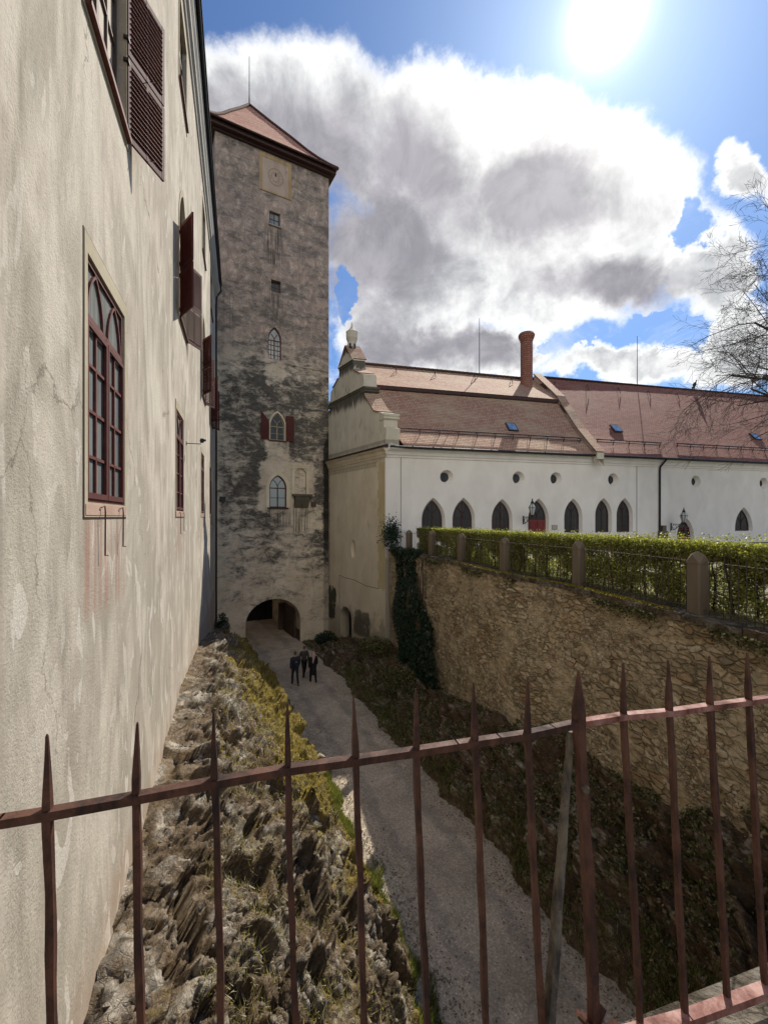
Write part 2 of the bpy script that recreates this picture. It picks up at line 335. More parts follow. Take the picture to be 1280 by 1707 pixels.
def m_path():
    m, g, b = newmat('worn_gravel_asphalt'); c = co(g)
    e = g.node('ShaderNodeAttribute', attribute_name='across').outputs['Fac']
    col = g.ramp(g.noise(c, .8, 9, .66, .5), [(.32, (.37, .305, .23)), (.5, (.50, .415, .315)), (.7, (.65, .545, .42))])
    en = g.math('ADD', e, g.math('MULTIPLY', g.math('SUBTRACT', g.noise(c, 1.7, 8, .65), .5), .45))
    col = g.mix(g.smooth(en, .70, .92, 0, .8), col, (.50, .43, .33))  # pale gravel edges, with the path's lit strips put into the colour
    tr = g.smooth(g.math('ABSOLUTE', g.math('SUBTRACT', en, .45)), .16, .04); col = g.mix(g.math('MULTIPLY', tr, .35), col, (.22, .20, .18))
    gx = g.sep(g.voro(c, 30, 'F1', 'Color'))[0]; col = g.mix(.38, col, g.mix(1.0, col, g.ramp(gx, [(0, .4), (.85, 1.3), (1, 2.0)]), 'MULTIPLY'))
    lf = g.smooth(g.noise(c, 13, 5, .75), .66, .70); col = g.mix(g.math('MULTIPLY', lf, .6), col, (.13, .09, .05))
    g.set(b.inputs['Base Color'], col); b.inputs['Roughness'].default_value = .9; b.inputs['Specular IOR Level'].default_value = .2
    g.set(b.inputs['Normal'], g.bump(g.math('ADD', g.noise(c, 28, 6, .7), g.math('MULTIPLY', g.noise(c, 1.8, 5, .6), 2.0)), .8, .025)); return m

def m_rust(name, c1, c2, c3, sc=14):
    m, g, b = newmat(name); c = co(g)
    n = g.noise(g.mapping(c, (1, 1, .5)), sc, 9, .7, .3)
    col = g.ramp(n, [(.34, c3), (.46, c1), (.60, c2)])
    fl = g.smooth(g.noise(c, sc * 5, 5, .7), .56, .66); col = g.mix(g.math('MULTIPLY', fl, .5), col, c3)
    g.set(b.inputs['Base Color'], col); b.inputs['Specular IOR Level'].default_value = .35
    g.set(b.inputs['Roughness'], g.ramp(n, [(.3, .85), (.7, .5)]))
    g.set(b.inputs['Normal'], g.bump(g.math('ADD', n, g.math('MULTIPLY', g.noise(c, sc * 6, 5, .7), .5)), .8, .003)); return m

def m_leaf(name, cols, trans=.35, rough=.45):
    m, g, b = newmat(name)
    oi = g.node('ShaderNodeAttribute', attribute_name='rnd').outputs['Fac']
    col = g.ramp(oi, [(i / (len(cols) - 1), k) for i, k in enumerate(cols)])
    g.set(b.inputs['Base Color'], col); b.inputs['Roughness'].default_value = rough; b.inputs['Specular IOR Level'].default_value = .4
    t = g.node('ShaderNodeBsdfTranslucent'); g.set(t.inputs[0], g.mix(1.0, col, (1.6, 1.7, .6), 'MULTIPLY'))
    mx = g.node('ShaderNodeMixShader'); mx.inputs[0].default_value = trans
    g.l.new(b.outputs[0], mx.inputs[1]); g.l.new(t.outputs[0], mx.inputs[2])
    g.l.new(mx.outputs[0], g.n['Material Output'].inputs[0]); return m

def m_glass(name, col=(.16, .17, .16), rough=.06, scale=1.3, c2=None):
    m, g, b = newmat(name); c = co(g)
    n = g.noise(g.mapping(c, (6, 1, .4)), scale, 3, .5)
    g.set(b.inputs['Base Color'], g.ramp(n, [(.35, col), (.65, c2 or tuple(v * 1.9 for v in col))]))
    b.inputs['Roughness'].default_value = rough; b.inputs['Specular IOR Level'].default_value = .8 if rough < .2 else .35
    g.set(b.inputs['Normal'], g.bump(g.noise(c, 1.7, 2, .5), .25, .01)); return m

M = dict(
    lwall=m_leftplaster(),
    zig=simple('scratched_grey_plaster', (.30, .25, .18), .9, 0, .2, 8),
    surr=m_plaster('ochre_window_surround', (.36, .31, .21), (.47, .41, .30), .3),
    sillpink=m_plaster('rust_tinted_sill_plaster', (.40, .26, .20), (.50, .36, .28), .5, (.28, .12, .08)),
    cornice=m_plaster('grey_cornice', (.30, .28, .25), (.40, .38, .34), .2),
    cream=m_plaster('cream_gable_plaster', (.60, .51, .37), (.74, .65, .50), .45, (.21, .17, .12), -8.6, -3.8, [(3.55, .5, .15)], .02, [(-.6, 1.5, -7.2, -5.4, .95), (4.8, 6.2, -7.6, -6.4, .75), (-.5, .5, -5, 3, .5)]),
    gable=m_plaster('grimy_gable_plaster', (.50, .455, .36), (.66, .61, .50), .80, (.11, .10, .075), -20, -19, [(8.4, 2.2, .9), (10.6, 1.6, .9), (4.6, .5, .4), (11.8, 1.1, .9)]),
    white=m_plaster('white_facade_plaster', (.68, .63, .57), (.79, .745, .68), .10, (.45, .43, .39), -3.2, -1.2, None, .008),
    quoin=m_plaster('pale_yellow_quoin', (.50, .40, .22), (.58, .49, .31), .35),
    tile=m_tiles('biberschwanz_tiles', (.36, .20, .135), (.48, .30, .21), (.46, .37, .24), .6),
    tile2=m_tiles('red_roof_tiles', (.22, .088, .064), (.30, .13, .095), (.28, .17, .115), .4),  # red tiles, darkened so the second roof's unlit look is in the colour
    tilet=m_tiles('tower_roof_tiles', (.42, .19, .13), (.56, .30, .22), (.58, .40, .26), .45),
    redwood=simple('dark_red_painted_wood', (.085, .018, .014), .75, 0, .35, 9, .002),
    redwood2=simple('worn_red_painted_wood', (.115, .032, .025), .7, 0, .35, 12, .002),
    wingwood=simple('dark_brown_red_frames', (.055, .022, .018), .7, 0, .3, 9),
    brownwood=simple('old_brown_wood', (.085, .05, .035), .7, 0, .4, 6, .004),
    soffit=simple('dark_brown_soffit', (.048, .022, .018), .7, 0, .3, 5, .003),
    black=simple('black_painted_iron', (.012, .012, .013), .5, .0, .3, 20),
    darkmetal=simple('dark_zinc', (.05, .045, .042), .5, .3, .3, 6),
    rust=m_rust('rust_red_iron', (.050, .020, .013), (.098, .041, .026), (.017, .011, .009)),
    rustrail=m_rust('worn_pink_rail_paint', (.19, .075, .058), (.33, .18, .15), (.07, .028, .02), 11),
    greyiron=m_rust('grey_weathered_iron', (.07, .058, .046), (.15, .125, .095), (.02, .017, .014), 18),
    fenceiron=m_rust('thin_fence_iron', (.06, .04, .028), (.10, .065, .045), (.03, .02, .015), 20),
    glass=m_glass('old_window_glass', (.15, .16, .15), .07),
    glassdark=m_glass('dark_window_glass', (.022, .02, .019), .22),
    glasspale=m_glass('pale_curtained_glass', (.30, .33, .31), .12, 1, (.34, .37, .35)),
    curtain=simple('pale_curtain', (.52, .45, .36), .9, 0, .12, 2),
    stone=m_stone('rubble_masonry'),
    coping=m_rock('coping_stone', .50, .62),
    pillar=m_plaster('weathered_sandstone', (.11, .085, .06), (.20, .16, .115), 1.0, (.035, .03, .025), -1.9, -1.6),
    rock=m_rock('sunlit_schist', .46, 1.0),
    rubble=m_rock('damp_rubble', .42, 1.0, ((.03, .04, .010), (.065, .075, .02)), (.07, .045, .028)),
    path=m_path(),
    soil=m_ground('verge_soil', (.20, .15, .09), (.33, .26, .17)),
    court=m_ground('pale_courtyard_gravel', (.17, .15, .11), (.27, .24, .18), (.08, .09, .035), 1.4),
    earth=m_ground('field_earth', (.10, .11, .05), (.16, .15, .08)),
    hedgeleaf=m_leaf('hedge_leaf', [(.11, .095, .036), (.175, .18, .05), (.27, .28, .08), (.48, .47, .19)], .40),
    ivyleaf=m_leaf('ivy_leaf', [(.006, .016, .009), (.012, .03, .016), (.022, .048, .024), (.03, .055, .03)], .15, .35),
    scrubleaf=m_leaf('scrub_leaf', [(.022, .028, .012), (.06, .07, .022), (.11, .115, .036), (.17, .155, .07), (.30, .25, .16)], .25),
    grass=m_leaf('grass_blade', [(.05, .075, .015), (.09, .125, .022), (.18, .18, .06), (.36, .33, .20)], .35),
    drygrass=m_leaf('dry_grass', [(.12, .10, .03), (.22, .18, .07), (.36, .30, .16), (.50, .46, .36)], .35),
    moss=m_leaf('yellow_moss', [(.11, .10, .012), (.20, .17, .02), (.30, .23, .02), (.42, .32, .03)], .3),
    bark=simple('grey_bark', (.055, .045, .038), .9, 0, .4, 6, .01),
    stem=simple('hedge_stem', (.045, .032, .022), .9, 0, .4, 10, .006),
    brick=m_tiles('red_chimney_brick', (.28, .11, .075), (.36, .165, .115), (.30, .17, .12), .5),
    doorred=simple('red_door_paint', (.16, .018, .014), .4, 0, .25, 5),
    skyl=m_glass('skylight_glass', (.10, .16, .26), .05),
    lampglass=m_glass('lantern_glass', (.35, .36, .35), .1),
    skin=simple('skin', (.42, .26, .19), .6, 0, .1, 4),
    denim=simple('dark_denim', (.018, .024, .038), .85, 0, .3, 12),
    greycloth=simple('charcoal_cloth', (.055, .048, .045), .85, 0, .3, 12),
    navy=simple('navy_cloth', (.022, .026, .042), .85, 0, .3, 12),
    blackcloth=simple('black_cloth', (.008, .008, .009), .85, 0, .3, 12),
    pinkcloth=simple('pale_pink_cloth', (.42, .29, .27), .85, 0, .15, 12),
    hair=simple('brown_hair', (.10, .07, .045), .6, 0, .3, 30),
    shoe=simple('pale_shoe', (.35, .33, .30), .6, 0, .2, 10),
    plaque=simple('pale_plaque', (.36, .34, .25), .5, 0, .12, 30),
)


# ------------------------------------------------------------------ mesh helpers
class MB:
    def __init__(s): s.v = []; s.f = []; s.uv = []
    def add(s, vs, fs, uvs=None):
        o = len(s.v); s.v += [tuple(p) for p in vs]; s.f += [tuple(i + o for i in f) for f in fs]
        s.uv += (uvs if uvs else [None] * len(fs)); return s
    def box(s, x0, x1, y0, y1, z0, z1):
        v = [(x, y, z) for x in (x0, x1) for y in (y0, y1) for z in (z0, z1)]
        return s.add(v, [(0, 1, 3, 2), (4, 6, 7, 5), (0, 4, 5, 1), (2, 3, 7, 6), (0, 2, 6, 4), (1, 5, 7, 3)])
    def bar(s, a, b, w, h, up=(0, 0, 1)):          # rectangular bar from a to b, w across, h along up
        a, b = Vector(a), Vector(b); d = (b - a).normalized(); u = Vector(up)
        r = d.cross(u)
        if r.length < 1e-4: r = Vector((1, 0, 0))
        r.normalize(); u = r.cross(d).normalized()
        v = [p + r * (i * w / 2) + u * (j * h / 2) for p in (a, b) for i in (-1, 1) for j in (-1, 1)]
        return s.add(v, [(0, 1, 3, 2), (4, 6, 7, 5), (0, 4, 5, 1), (2, 3, 7, 6), (0, 2, 6, 4), (1, 5, 7, 3)])
    def prism(s, poly, y0, y1):
        n = len(poly); v = [(x, y0, z) for x, z in poly] + [(x, y1, z) for x, z in poly]
        f = [tuple(range(n)), tuple(range(2 * n - 1, n - 1, -1))] + [(i, i + n, (i + 1) % n + n, (i + 1) % n) for i in range(n)]
        return s.add(v, f)
    def strip(s, a, b, closed=True):
        n = len(a); m = n if closed else n - 1
        return s.add(list(a) + list(b), [(i, (i + 1) % n, (i + 1) % n + n, i + n) for i in range(m)])
    def ring(s, o, i, y0, y1):                     # frame between two outlines (x,z), from y0 to y1
        f = lambda p, y: [(x, y, z) for x, z in p]
        s.strip(f(o, y0), f(i, y0)); s.strip(f(o, y0), f(o, y1)); s.strip(f(i, y0), f(i, y1)); return s.strip(f(o, y1), f(i, y1))
    def tube(s, pts, r, n=6, cap=True):
        pts = [Vector(p) for p in pts]; k = len(pts); rr = r if isinstance(r, (list, tuple)) else [r] * k
        o = len(s.v); prev = None
        for i, p in enumerate(pts):
            d = (pts[min(i + 1, k - 1)] - pts[max(i - 1, 0)]).normalized()
            a = prev if prev is not None else Vector((0, 0, 1)) if abs(d.z) < .9 else Vector((1, 0, 0))
            a = (a - d * a.dot(d)).normalized(); b = d.cross(a); prev = a
            for j in range(n):
                t = 2 * math.pi * (j + .5) / n; q = p + (a * math.cos(t) + b * math.sin(t)) * rr[i]; s.v.append(tuple(q))
        for i in range(k - 1):
            for j in range(n):
                s.f.append((o + i * n + j, o + i * n + (j + 1) % n, o + (i + 1) * n + (j + 1) % n, o + (i + 1) * n + j)); s.uv.append(None)
        if cap:
            s.f.append(tuple(o + j for j in range(n))[::-1]); s.f.append(tuple(o + (k - 1) * n + j for j in range(n))); s.uv += [None, None]
        return s
    def lathe(s, prof, c=(0, 0, 0), n=16):
        k = len(prof); v = [(c[0] + r * math.cos(2 * math.pi * (j + .5) / n), c[1] + r * math.sin(2 * math.pi * (j + .5) / n), c[2] + z) for r, z in prof for j in range(n)]
        f = [(i * n + j, i * n + (j + 1) % n, (i + 1) * n + (j + 1) % n, (i + 1) * n + j) for i in range(k - 1) for j in range(n)]
        f += [tuple(range(n))[::-1], tuple((k - 1) * n + j for j in range(n))]
        return s.add(v, f)
    def build(s, name, mat, parent=None, smooth=False, loc=None):
        me = bpy.data.meshes.new(name); me.from_pydata(s.v, [], s.f)
        if any(u is not None for u in s.uv):
            L = me.uv_layers.new(name='UVMap'); k = 0
            for f, u in zip(s.f, s.uv):
                for j in range(len(f)):
                    if u is not None: L.data[k].uv = u[j]
                    k += 1
        me.materials.append(mat)
        if smooth: me.polygons.foreach_set('use_smooth', [True] * len(me.polygons))
        me.update(); o = bpy.data.objects.new(name, me); COL.objects.link(o)
        if parent is not None: o.parent = parent
        if loc is not None: o.location = loc
        return o
def build_pieces(mb, name, mat, parent):        # every loose piece of a mesh becomes an object of its own
    key = {}; par = list(range(len(mb.v)))
    def find(a):
        while par[a] != a: par[a] = par[par[a]]; a = par[a]
        return a
    for i, p in enumerate(mb.v):
        k = tuple(round(q, 3) for q in p)
        if k in key: par[find(i)] = find(key[k])
        else: key[k] = i
    for f in mb.f:
        for q in f[1:]: par[find(q)] = find(f[0])
    gr = {}
    for f, u in zip(mb.f, mb.uv): gr.setdefault(find(f[0]), []).append((f, u))
    res = []
    for fs in gr.values():
        m = MB(); mp = {}
        for f, u in fs:
            for q in f:
                if q not in mp: mp[q] = len(m.v); m.v.append(mb.v[q])
            m.f.append(tuple(mp[q] for q in f)); m.uv.append(u)
        res.append(m.build(name, mat, parent))
    return res
def tag(o, label=None, cat=None, group=None, kind=None):
    if label: o['label'] = label
    if cat: o['category'] = cat
    if group: o['group'] = group
    if kind: o['kind'] = kind
    return o
def thing(name, label, cat, loc=(0, 0, 0), rz=0, group=None):
    o = bpy.data.objects.new(name, None); COL.objects.link(o); o.location = loc; o.rotation_euler = (0, 0, rz); o.empty_display_size = .3
    return tag(o, label, cat, group)
def copy_tree(o, parent=None):
    c = o.copy(); COL.objects.link(c); c.parent = parent
    for ch in list(o.children): copy_tree(ch, c)
    return c
def npmesh(name, V, Fq, mat, parent=None, smooth=False, attrs=None):
    me = bpy.data.meshes.new(name); V = np.asarray(V, np.float32); Fq = np.asarray(Fq, np.int32); k = Fq.shape[1]
    me.vertices.add(len(V)); me.vertices.foreach_set('co', V.ravel())
    me.loops.add(Fq.size); me.loops.foreach_set('vertex_index', Fq.ravel())
    me.polygons.add(len(Fq)); me.polygons.foreach_set('loop_start', np.arange(0, Fq.size, k, dtype=np.int32))
    try: me.polygons.foreach_set('loop_total', np.full(len(Fq), k, dtype=np.int32))
    except Exception: pass
    me.update(calc_edges=True)
    if smooth: me.polygons.foreach_set('use_smooth', np.ones(len(Fq), bool))
    for nm, (dom, arr) in (attrs or {}).items():
        a = me.attributes.new(nm, 'FLOAT', dom); a.data.foreach_set('value', np.asarray(arr, np.float32))
    me.materials.append(mat); me.validate()
    o = bpy.data.objects.new(name, me); COL.objects.link(o)
    if parent is not None: o.parent = parent
    return o
def leaves(name, C, size, mat, parent=None, nrm=None, flat=0.0, aspect=.62):
    C = np.asarray(C); n = len(C); sz = size * rng.uniform(.6, 1.35, n)[:, None]
    a = rng.normal(size=(n, 3)); 
    if nrm is not None: a = a - (a * nrm).sum(1, keepdims=True) * nrm * flat
    a /= np.linalg.norm(a, axis=1, keepdims=True)
    b = rng.normal(size=(n, 3))
    if nrm is not None: b = b - (b * nrm).sum(1, keepdims=True) * nrm * flat
    b = b - (a * b).sum(1, keepdims=True) * a; b /= np.linalg.norm(b, axis=1, keepdims=True)
    nn = np.cross(a, b)
    V = np.stack([C - a * sz, C + b * sz * aspect + nn * sz * .12, C + a * sz, C - b * sz * aspect + nn * sz * .12], 1).reshape(-1, 3)
    Fq = np.arange(4 * n).reshape(-1, 4)
    return npmesh(name, V, Fq, mat, parent, attrs={'rnd': ('FACE', rng.random(n))})
def blades(name, C, h, mat, w=.008, lean=.5):
    C = np.asarray(C); n = len(C); hh = h * rng.uniform(.5, 1.3, n); t = rng.uniform(0, 2 * np.pi, n)
    s = np.stack([np.cos(t), np.sin(t), 0 * t], 1) * w
    q = rng.normal(size=(n, 3)) * lean; q[:, 2] = 1; q /= np.linalg.norm(q, axis=1, keepdims=True)
    V = np.stack([C - s, C + s, C + q * hh[:, None]], 1).reshape(-1, 3)
    return npmesh(name, V, np.arange(3 * n).reshape(-1, 3), mat, attrs={'rnd': ('FACE', rng.random(n))})

# numpy noise
def _h(ix, iy, iz, s=0):
    n = (ix.astype(np.int64) * 374761393 + iy.astype(np.int64) * 668265263 + iz.astype(np.int64) * 2147483647 + s * 1274126177) & 0xffffffff
    n = ((n ^ (n >> 13)) * 1274126177) & 0xffffffff
    n = ((n ^ (n >> 16)) * 2246822519) & 0xffffffff
    return ((n ^ (n >> 15)) & 0xffffff) / float(0xffffff)
def vnoise(P, s=0):
    i = np.floor(P).astype(np.int64); f = P - i; u = f * f * (3 - 2 * f); r = 0
    for a in (0, 1):
        for b in (0, 1):
            for c in (0, 1):
                w = (u[:, 0] if a else 1 - u[:, 0]) * (u[:, 1] if b else 1 - u[:, 1]) * (u[:, 2] if c else 1 - u[:, 2])
                r = r + w * _h(i[:, 0] + a, i[:, 1] + b, i[:, 2] + c, s)
    return r
def fbm(P, o=5, s=0, g=.5):
    r = 0; a = 1; t = 0
    for k in range(o): r = r + a * vnoise(P * 2 ** k + 17.3 * k, s + k); t += a; a *= g
    return r / t
def voronoi(P, s=0):                       # returns F1, F2, cell random, cell gradient vector
    i = np.floor(P).astype(np.int64); d1 = np.full(len(P), 9.); d2 = d1.copy(); cr = np.zeros(len(P)); off = np.zeros((len(P), 3)); gv = np.zeros((len(P), 3))
    for a in (-1, 0, 1):
        for b in (-1, 0, 1):
            for c in (-1, 0, 1):
                x, y, z = i[:, 0] + a, i[:, 1] + b, i[:, 2] + c
                q = np.stack([x + _h(x, y, z, s), y + _h(x, y, z, s + 1), z + _h(x, y, z, s + 2)], 1) - P
                d = np.sqrt((q * q).sum(1)); m = d < d1
                d2 = np.where(m, d1, np.minimum(d2, d)); d1 = np.where(m, d, d1)
                cr = np.where(m, _h(x, y, z, s + 3), cr); off = np.where(m[:, None], q, off)
                gv = np.where(m[:, None], np.stack([_h(x, y, z, s + 4), _h(x, y, z, s + 5), _h(x, y, z, s + 6)], 1) - .5, gv)
    return d1, d2, cr, -(off * gv).sum(1)

# outlines (x,z) with equal point counts for any inset
def parch(xc, a, z0, zt, zs, e=0, n=9):
    a -= e; z0 += e; h = max(zt - e * 1.25 - zs, .01); Rr = (a * a + h * h) / (2 * a); pts = [(xc - a, z0), (xc - a, zs)]
    th = math.atan2(h, Rr - a) if Rr > a else math.pi / 2
    if h <= a: th = None
    for i in range(1, n + 1):
        if th is None:
            t = math.pi / 2 * i / n; pts.append((xc - a * math.cos(t), zs + h * math.sin(t)))
        else:
            t = th * i / n; pts.append((xc - a + Rr - Rr * math.cos(t), zs + Rr * math.sin(t)))
    r = [(2 * xc - x, z) for x, z in pts[:-1]][::-1]
    return pts + r
def rect(x0, x1, z0, z1, e=0): return [(x0 + e, z0 + e), (x0 + e, z1 - e), (x1 - e, z1 - e), (x1 - e, z0 + e)]
def circ(xc, zc, r, n=20, rz=None): return [(xc + r * math.cos(2 * math.pi * i / n), zc + (rz or r) * math.sin(2 * math.pi * i / n)) for i in range(n)]

class Frame:                                # a vertical facade plane; local x along it, y into the building, z up
    def __init__(s, p, q): s.p = Vector((p[0], p[1], 0)); d = Vector((q[0] - p[0], q[1] - p[1], 0)); s.L = d.length; s.u = d.normalized(); s.a = math.atan2(d.y, d.x); s.n = Vector((-s.u.y, s.u.x, 0))
    def s(s, px, y=0):
        k = (px - 640) / F; o = s.p + s.n * y
        return (k * o.y - o.x) / (s.u.x - k * s.u.y)
    def d(s, x, y=0): return (s.p + s.u * x + s.n * y).y
    def sz(s, px, py, y=0): x = s.s(px, y); return x, (862 - py) * s.d(x, y) / F
    def w(s, x, y, z): q = s.p + s.u * x + s.n * y; return Vector((q.x, q.y, z))
def facade(outer, holes, y=0, reveal=.3, inset=0, fn=None):
    m = MB(); polys = [outer] + holes; flat = [p for q in polys for p in q]
    tri = tessellate_polygon([[Vector((x, z, 0)) for x, z in q] for q in polys])
    m.add([(x, y, z) for x, z in flat], [tuple(t) for t in tri])
    for i, h in enumerate(holes):
        r = reveal[i] if isinstance(reveal, (list, tuple)) else reveal
        inn = fn[i] if fn and fn[i] else h
        m.strip([(x, y, z) for x, z in h], [(x, y + r, z) for x, z in inn])
    return m
def window(parent, ol, y, fw, th, bars, mf, mp, name='window', label=None):
    """ol(e) -> outline inset by e. bars: list of (polyline xz, width)"""
    m = MB(); m.ring(ol(0), ol(fw), y, y + th)
    for pts, w in bars:
        for (x0, z0), (x1, z1) in zip(pts[:-1], pts[1:]):
            m.bar((x0, y + th * .45, z0), (x1, y + th * .45, z1), w, th * .8, (0, 1, 0))
    o = m.build(name, mf, parent)
    p = MB(); p.prism(ol(fw * .6), y + th * .62, y + th * .62 + .012); p.build('pane', mp, o)
    if label: o['label'] = label
    return o
def arcpts(cx, cz, r, a0, a1, n=7): return [(cx + r * math.cos(a0 + (a1 - a0) * i / n), cz + r * math.sin(a0 + (a1 - a0) * i / n)) for i in range(n + 1)]
def prismx(m, poly, x0, x1, sk=None):       # polygon (y,z) swept along x
    n = len(poly); v = [(x0, y, z) for y, z in poly] + [(x1, y, z) for y, z in poly]
    return m.add(v, [tuple(range(n)), tuple(range(2 * n - 1, n - 1, -1))] + [(i, i + n, (i + 1) % n + n, (i + 1) % n) for i in range(n)])

# ================================================================== LEFT: long castle wing
LW = Frame((-1.503, 0), (-4.963, 10))
wing = thing('castle_wing', 'tall cream plastered castle wing with dark red shutters along the left side', 'building', (LW.p.x, LW.p.y, 0), LW.a)
LOW = [4.3, 10.55, 17.7, 22.9]; UP = [4.32, 11.15, 18.3, 23.6]; LOW0, UP0 = -2.0, -2.0
lows = [LOW0] + LOW; ups = [UP0] + UP
XE = 28.15
holes = []; rev = []; fns = []
def lowrect(x, e=0): return rect(x + .09, x + 1.51, .15, 2.62, e)
def uparch(x, z, e=0): return parch(x + .8, .78, z, z + 3.55, z + 2.3, e)
for x in lows: holes.append(lowrect(x)); rev.append(.05)
for x in ups: holes.append(uparch(x, 5.05)); rev.append(.16)
for x in ups: holes.append(uparch(x, 11.1)[0:0] or rect(x + .02, x + 1.58, 11.1, 13.3)); rev.append(.14)
m = facade([(-7, -9.7), (-7, 14.0), (XE, 14.0), (XE, -9.7)], holes, 0, rev)
m.box(-7, XE - .002, .45, 10, -9.7, 14.0); m.strip([(XE, 0, -9.7), (XE, 0, 14.0)], [(XE, .45, -9.7), (XE, .45, 14.0)], False)
m.build('wall', M['lwall'], wing)
m = MB(); prismx(m, [(.02, 13.86), (-.05, 13.9), (-.07, 14.02), (-.14, 14.1), (-.15, 14.3), (-.21, 14.42), (-.25, 14.6), (-.25, 14.74), (.02, 14.74)], -7, XE + .02); m.build('cornice', M['cornice'], wing)
m = MB(); prismx(m, [(-.42, 14.78), (-.42, 14.84), (5, 20.2), (10.4, 14.84), (10.4, 14.76), (5, 20.0)], -7, XE + .15); m.build('roof', M['tile2'], wing)
m = MB(); m.tube([(-7, -.33, 14.74), (XE + .1, -.33, 14.74)], .055, 8)
m.tube([(XE + .05, -.33, 14.7), (XE + .1, -.36, 14.45), (XE + .18, -.10, 14.1), (XE + .18, -.07, 13.5), (XE + .18, -.07, -8.5)], .06, 8); m.build('gutter', M['black'], wing, True)

def low_window(x, pale):
    bars = [([(x + .8, .15), (x + .8, 2.05)], .06), ([(x + .09, 2.03), (x + 1.51, 2.03)], .07)]
    for c in (x + .45, x + 1.15): bars.append(([(c, .2), (c, 2.0)], .032))
    for k in range(1, 4): bars.append(([(x + .1, .15 + .47 * k), (x + 1.5, .15 + .47 * k)], .032))
    for c in (x + .09, x + .8):                                    # intersecting pointed tracery
        bars.append((arcpts(c + .71, 2.05, .62, math.pi, math.pi / 2 + .45), .028)); bars.append((arcpts(c, 2.05, .62, 0, math.pi / 2 - .45), .028))
    o = window(wing, lambda e: lowrect(x, e), .012, .05, .045, bars, M['redwood2'], M[pale])
    cs = MB()
    for c in (x + .445, x + 1.155):                                # opening casements stand proud of the frame
        cs.ring(rect(c - .345, c + .345, .19, 1.98), rect(c - .295, c + .295, .25, 1.93), -.006, .02)
    cs.build('casement', M['redwood'], o)
    sm = MB(); q = rect(x, x + 1.6, .0, 2.8); sm.ring(rect(x, x + 1.6, -.0, 2.8), rect(x + .088, x + 1.512, .148, 2.622), -.012, .004); sm.build('window_surround', M['surr'], wing)
    gr = MB(); gr.ring(rect(x - .018, x + 1.618, -.018, 2.818), rect(x - .001, x + 1.601, -.001, 2.801), -.006, .004); gr.build('surround_groove', M['soffit'], wing)
    sp = MB(); sp.box(x + .02, x + 1.58, -.018, .004, .02, .13); sp.build('sill', M['sillpink'], wing)
    rd = MB()
    for c, l in ((x + .5, .52), (x + 1.25, .47)): rd.tube([(c - .06, -.03, .10), (c, -.05, .12), (c, -.055, .05), (c + .01, -.05, .1 - l), (c + .04, -.07, .1 - l)], .008, 6)
    build_pieces(rd, 'shutter_stay', M['rust'], wing)
for i, x in enumerate(lows): low_window(x, 'glass')

def shutter_leaf(z0, z1, w=.72):
    m = MB(); f = .055
    for a, b in ((0, f), (w - f, w), (w / 2 - .02, w / 2 + .02)): m.box(a, b, 0, .035, z0, z1)
    m.box(f, w - f, .002, .033, z0, z0 + .09); m.box(f, w - f, .002, .033, z1 - .07, z1)
    n = int((z1 - z0 - .16) / .07)
    for k in range(n):
        z = z0 + .10 + k * .07
        m.bar((f, .012, z + .02), (w - f, .012, z + .02), .050, .013, (0, .42, 1))
    m.tube([(w * .55, -.01, z0 + .04), (w * .55, -.05, z0 + .02), (w * .62, -.06, z0 + .06)], .006, 5)
    return m
LEAF = {}
def leaf(parent, z0, z1, x, ang):
    k = (round(z1 - z0, 3))
    o = None
    if k not in LEAF: o = shutter_leaf(0, z1 - z0).build('shutter', M['redwood'], parent); LEAF[k] = o
    else: o = LEAF[k].copy(); COL.objects.link(o); o.parent = parent
    o.location = (x, -.03, z0); o.rotation_euler = (0, 0, ang)
    return o
def up_window(x, z, arched=True, shut=True):
    ol = (lambda e: uparch(x, z, e)) if arched else (lambda e: rect(x + .02, x + 1.58, z, z + 2.2, e))
    bars = [([(x + .8, z), (x + .8, z + 2.3)], .08), ([(x + .03, z + 2.3 if arched else z + 1.6), (x + 1.57, z + 2.3 if arched else z + 1.6)], .08)]
    for c in (x + .42, x + 1.18): bars.append(([(c, z + .05), (c, z + 2.25)], .03))
    for k in range(1, 4): bars.append(([(x + .05, z + .56 * k), (x + 1.55, z + .56 * k)], .03))
    if not arched: bars = bars[:4]
    if arched: bars += [(arcpts(x + .02 + 1.56, z + 2.3, 1.15, math.pi - .33, math.pi - 1.0), .03), (arcpts(x + .02, z + 2.3, 1.15, .33, 1.0), .03)]
    o = window(wing, ol, .10, .07, .055, bars, M['brownwood'], M['curtain'] if shut else M['glass'])
    sm = MB()
    if arched: sm.ring(parch(x + .8, .9, z - .10, z + 3.72, z + 2.3), uparch(x, z), -.016, .004)
    else: sm.ring(rect(x - .1, x + 1.7, z - .1, z + 2.3), rect(x + .02, x + 1.58, z, z + 2.2), -.016, .004)
    sm.build('window_surround', M['surr'], wing)
    s2 = MB(); s2.box(x - .02, x + 1.62, -.07, .09, z - .05, z + .012); s2.build('sill', M['redwood2'], wing)
    if shut:
        a = R(28)
        for z0, z1 in ((z + .0, z + 1.10), (z + 1.13, z + 2.28)):
            leaf(wing, z0, z1, x + 1.60, -a)
            l = leaf(wing, z0, z1, x, math.pi + a)
        b = MB()
        for zz in (z + .15, z + 1.0, z + 1.3, z + 2.1):
            b.box(x + 1.55, x + 1.66, -.045, .02, zz, zz + .04); b.box(x - .06, x + .05, -.045, .02, zz, zz + .04)
        build_pieces(b, 'hinge', M['black'], wing)
    return o
for x in ups: up_window(x, 5.05)
for x in ups: up_window(x, 11.1, False, False)

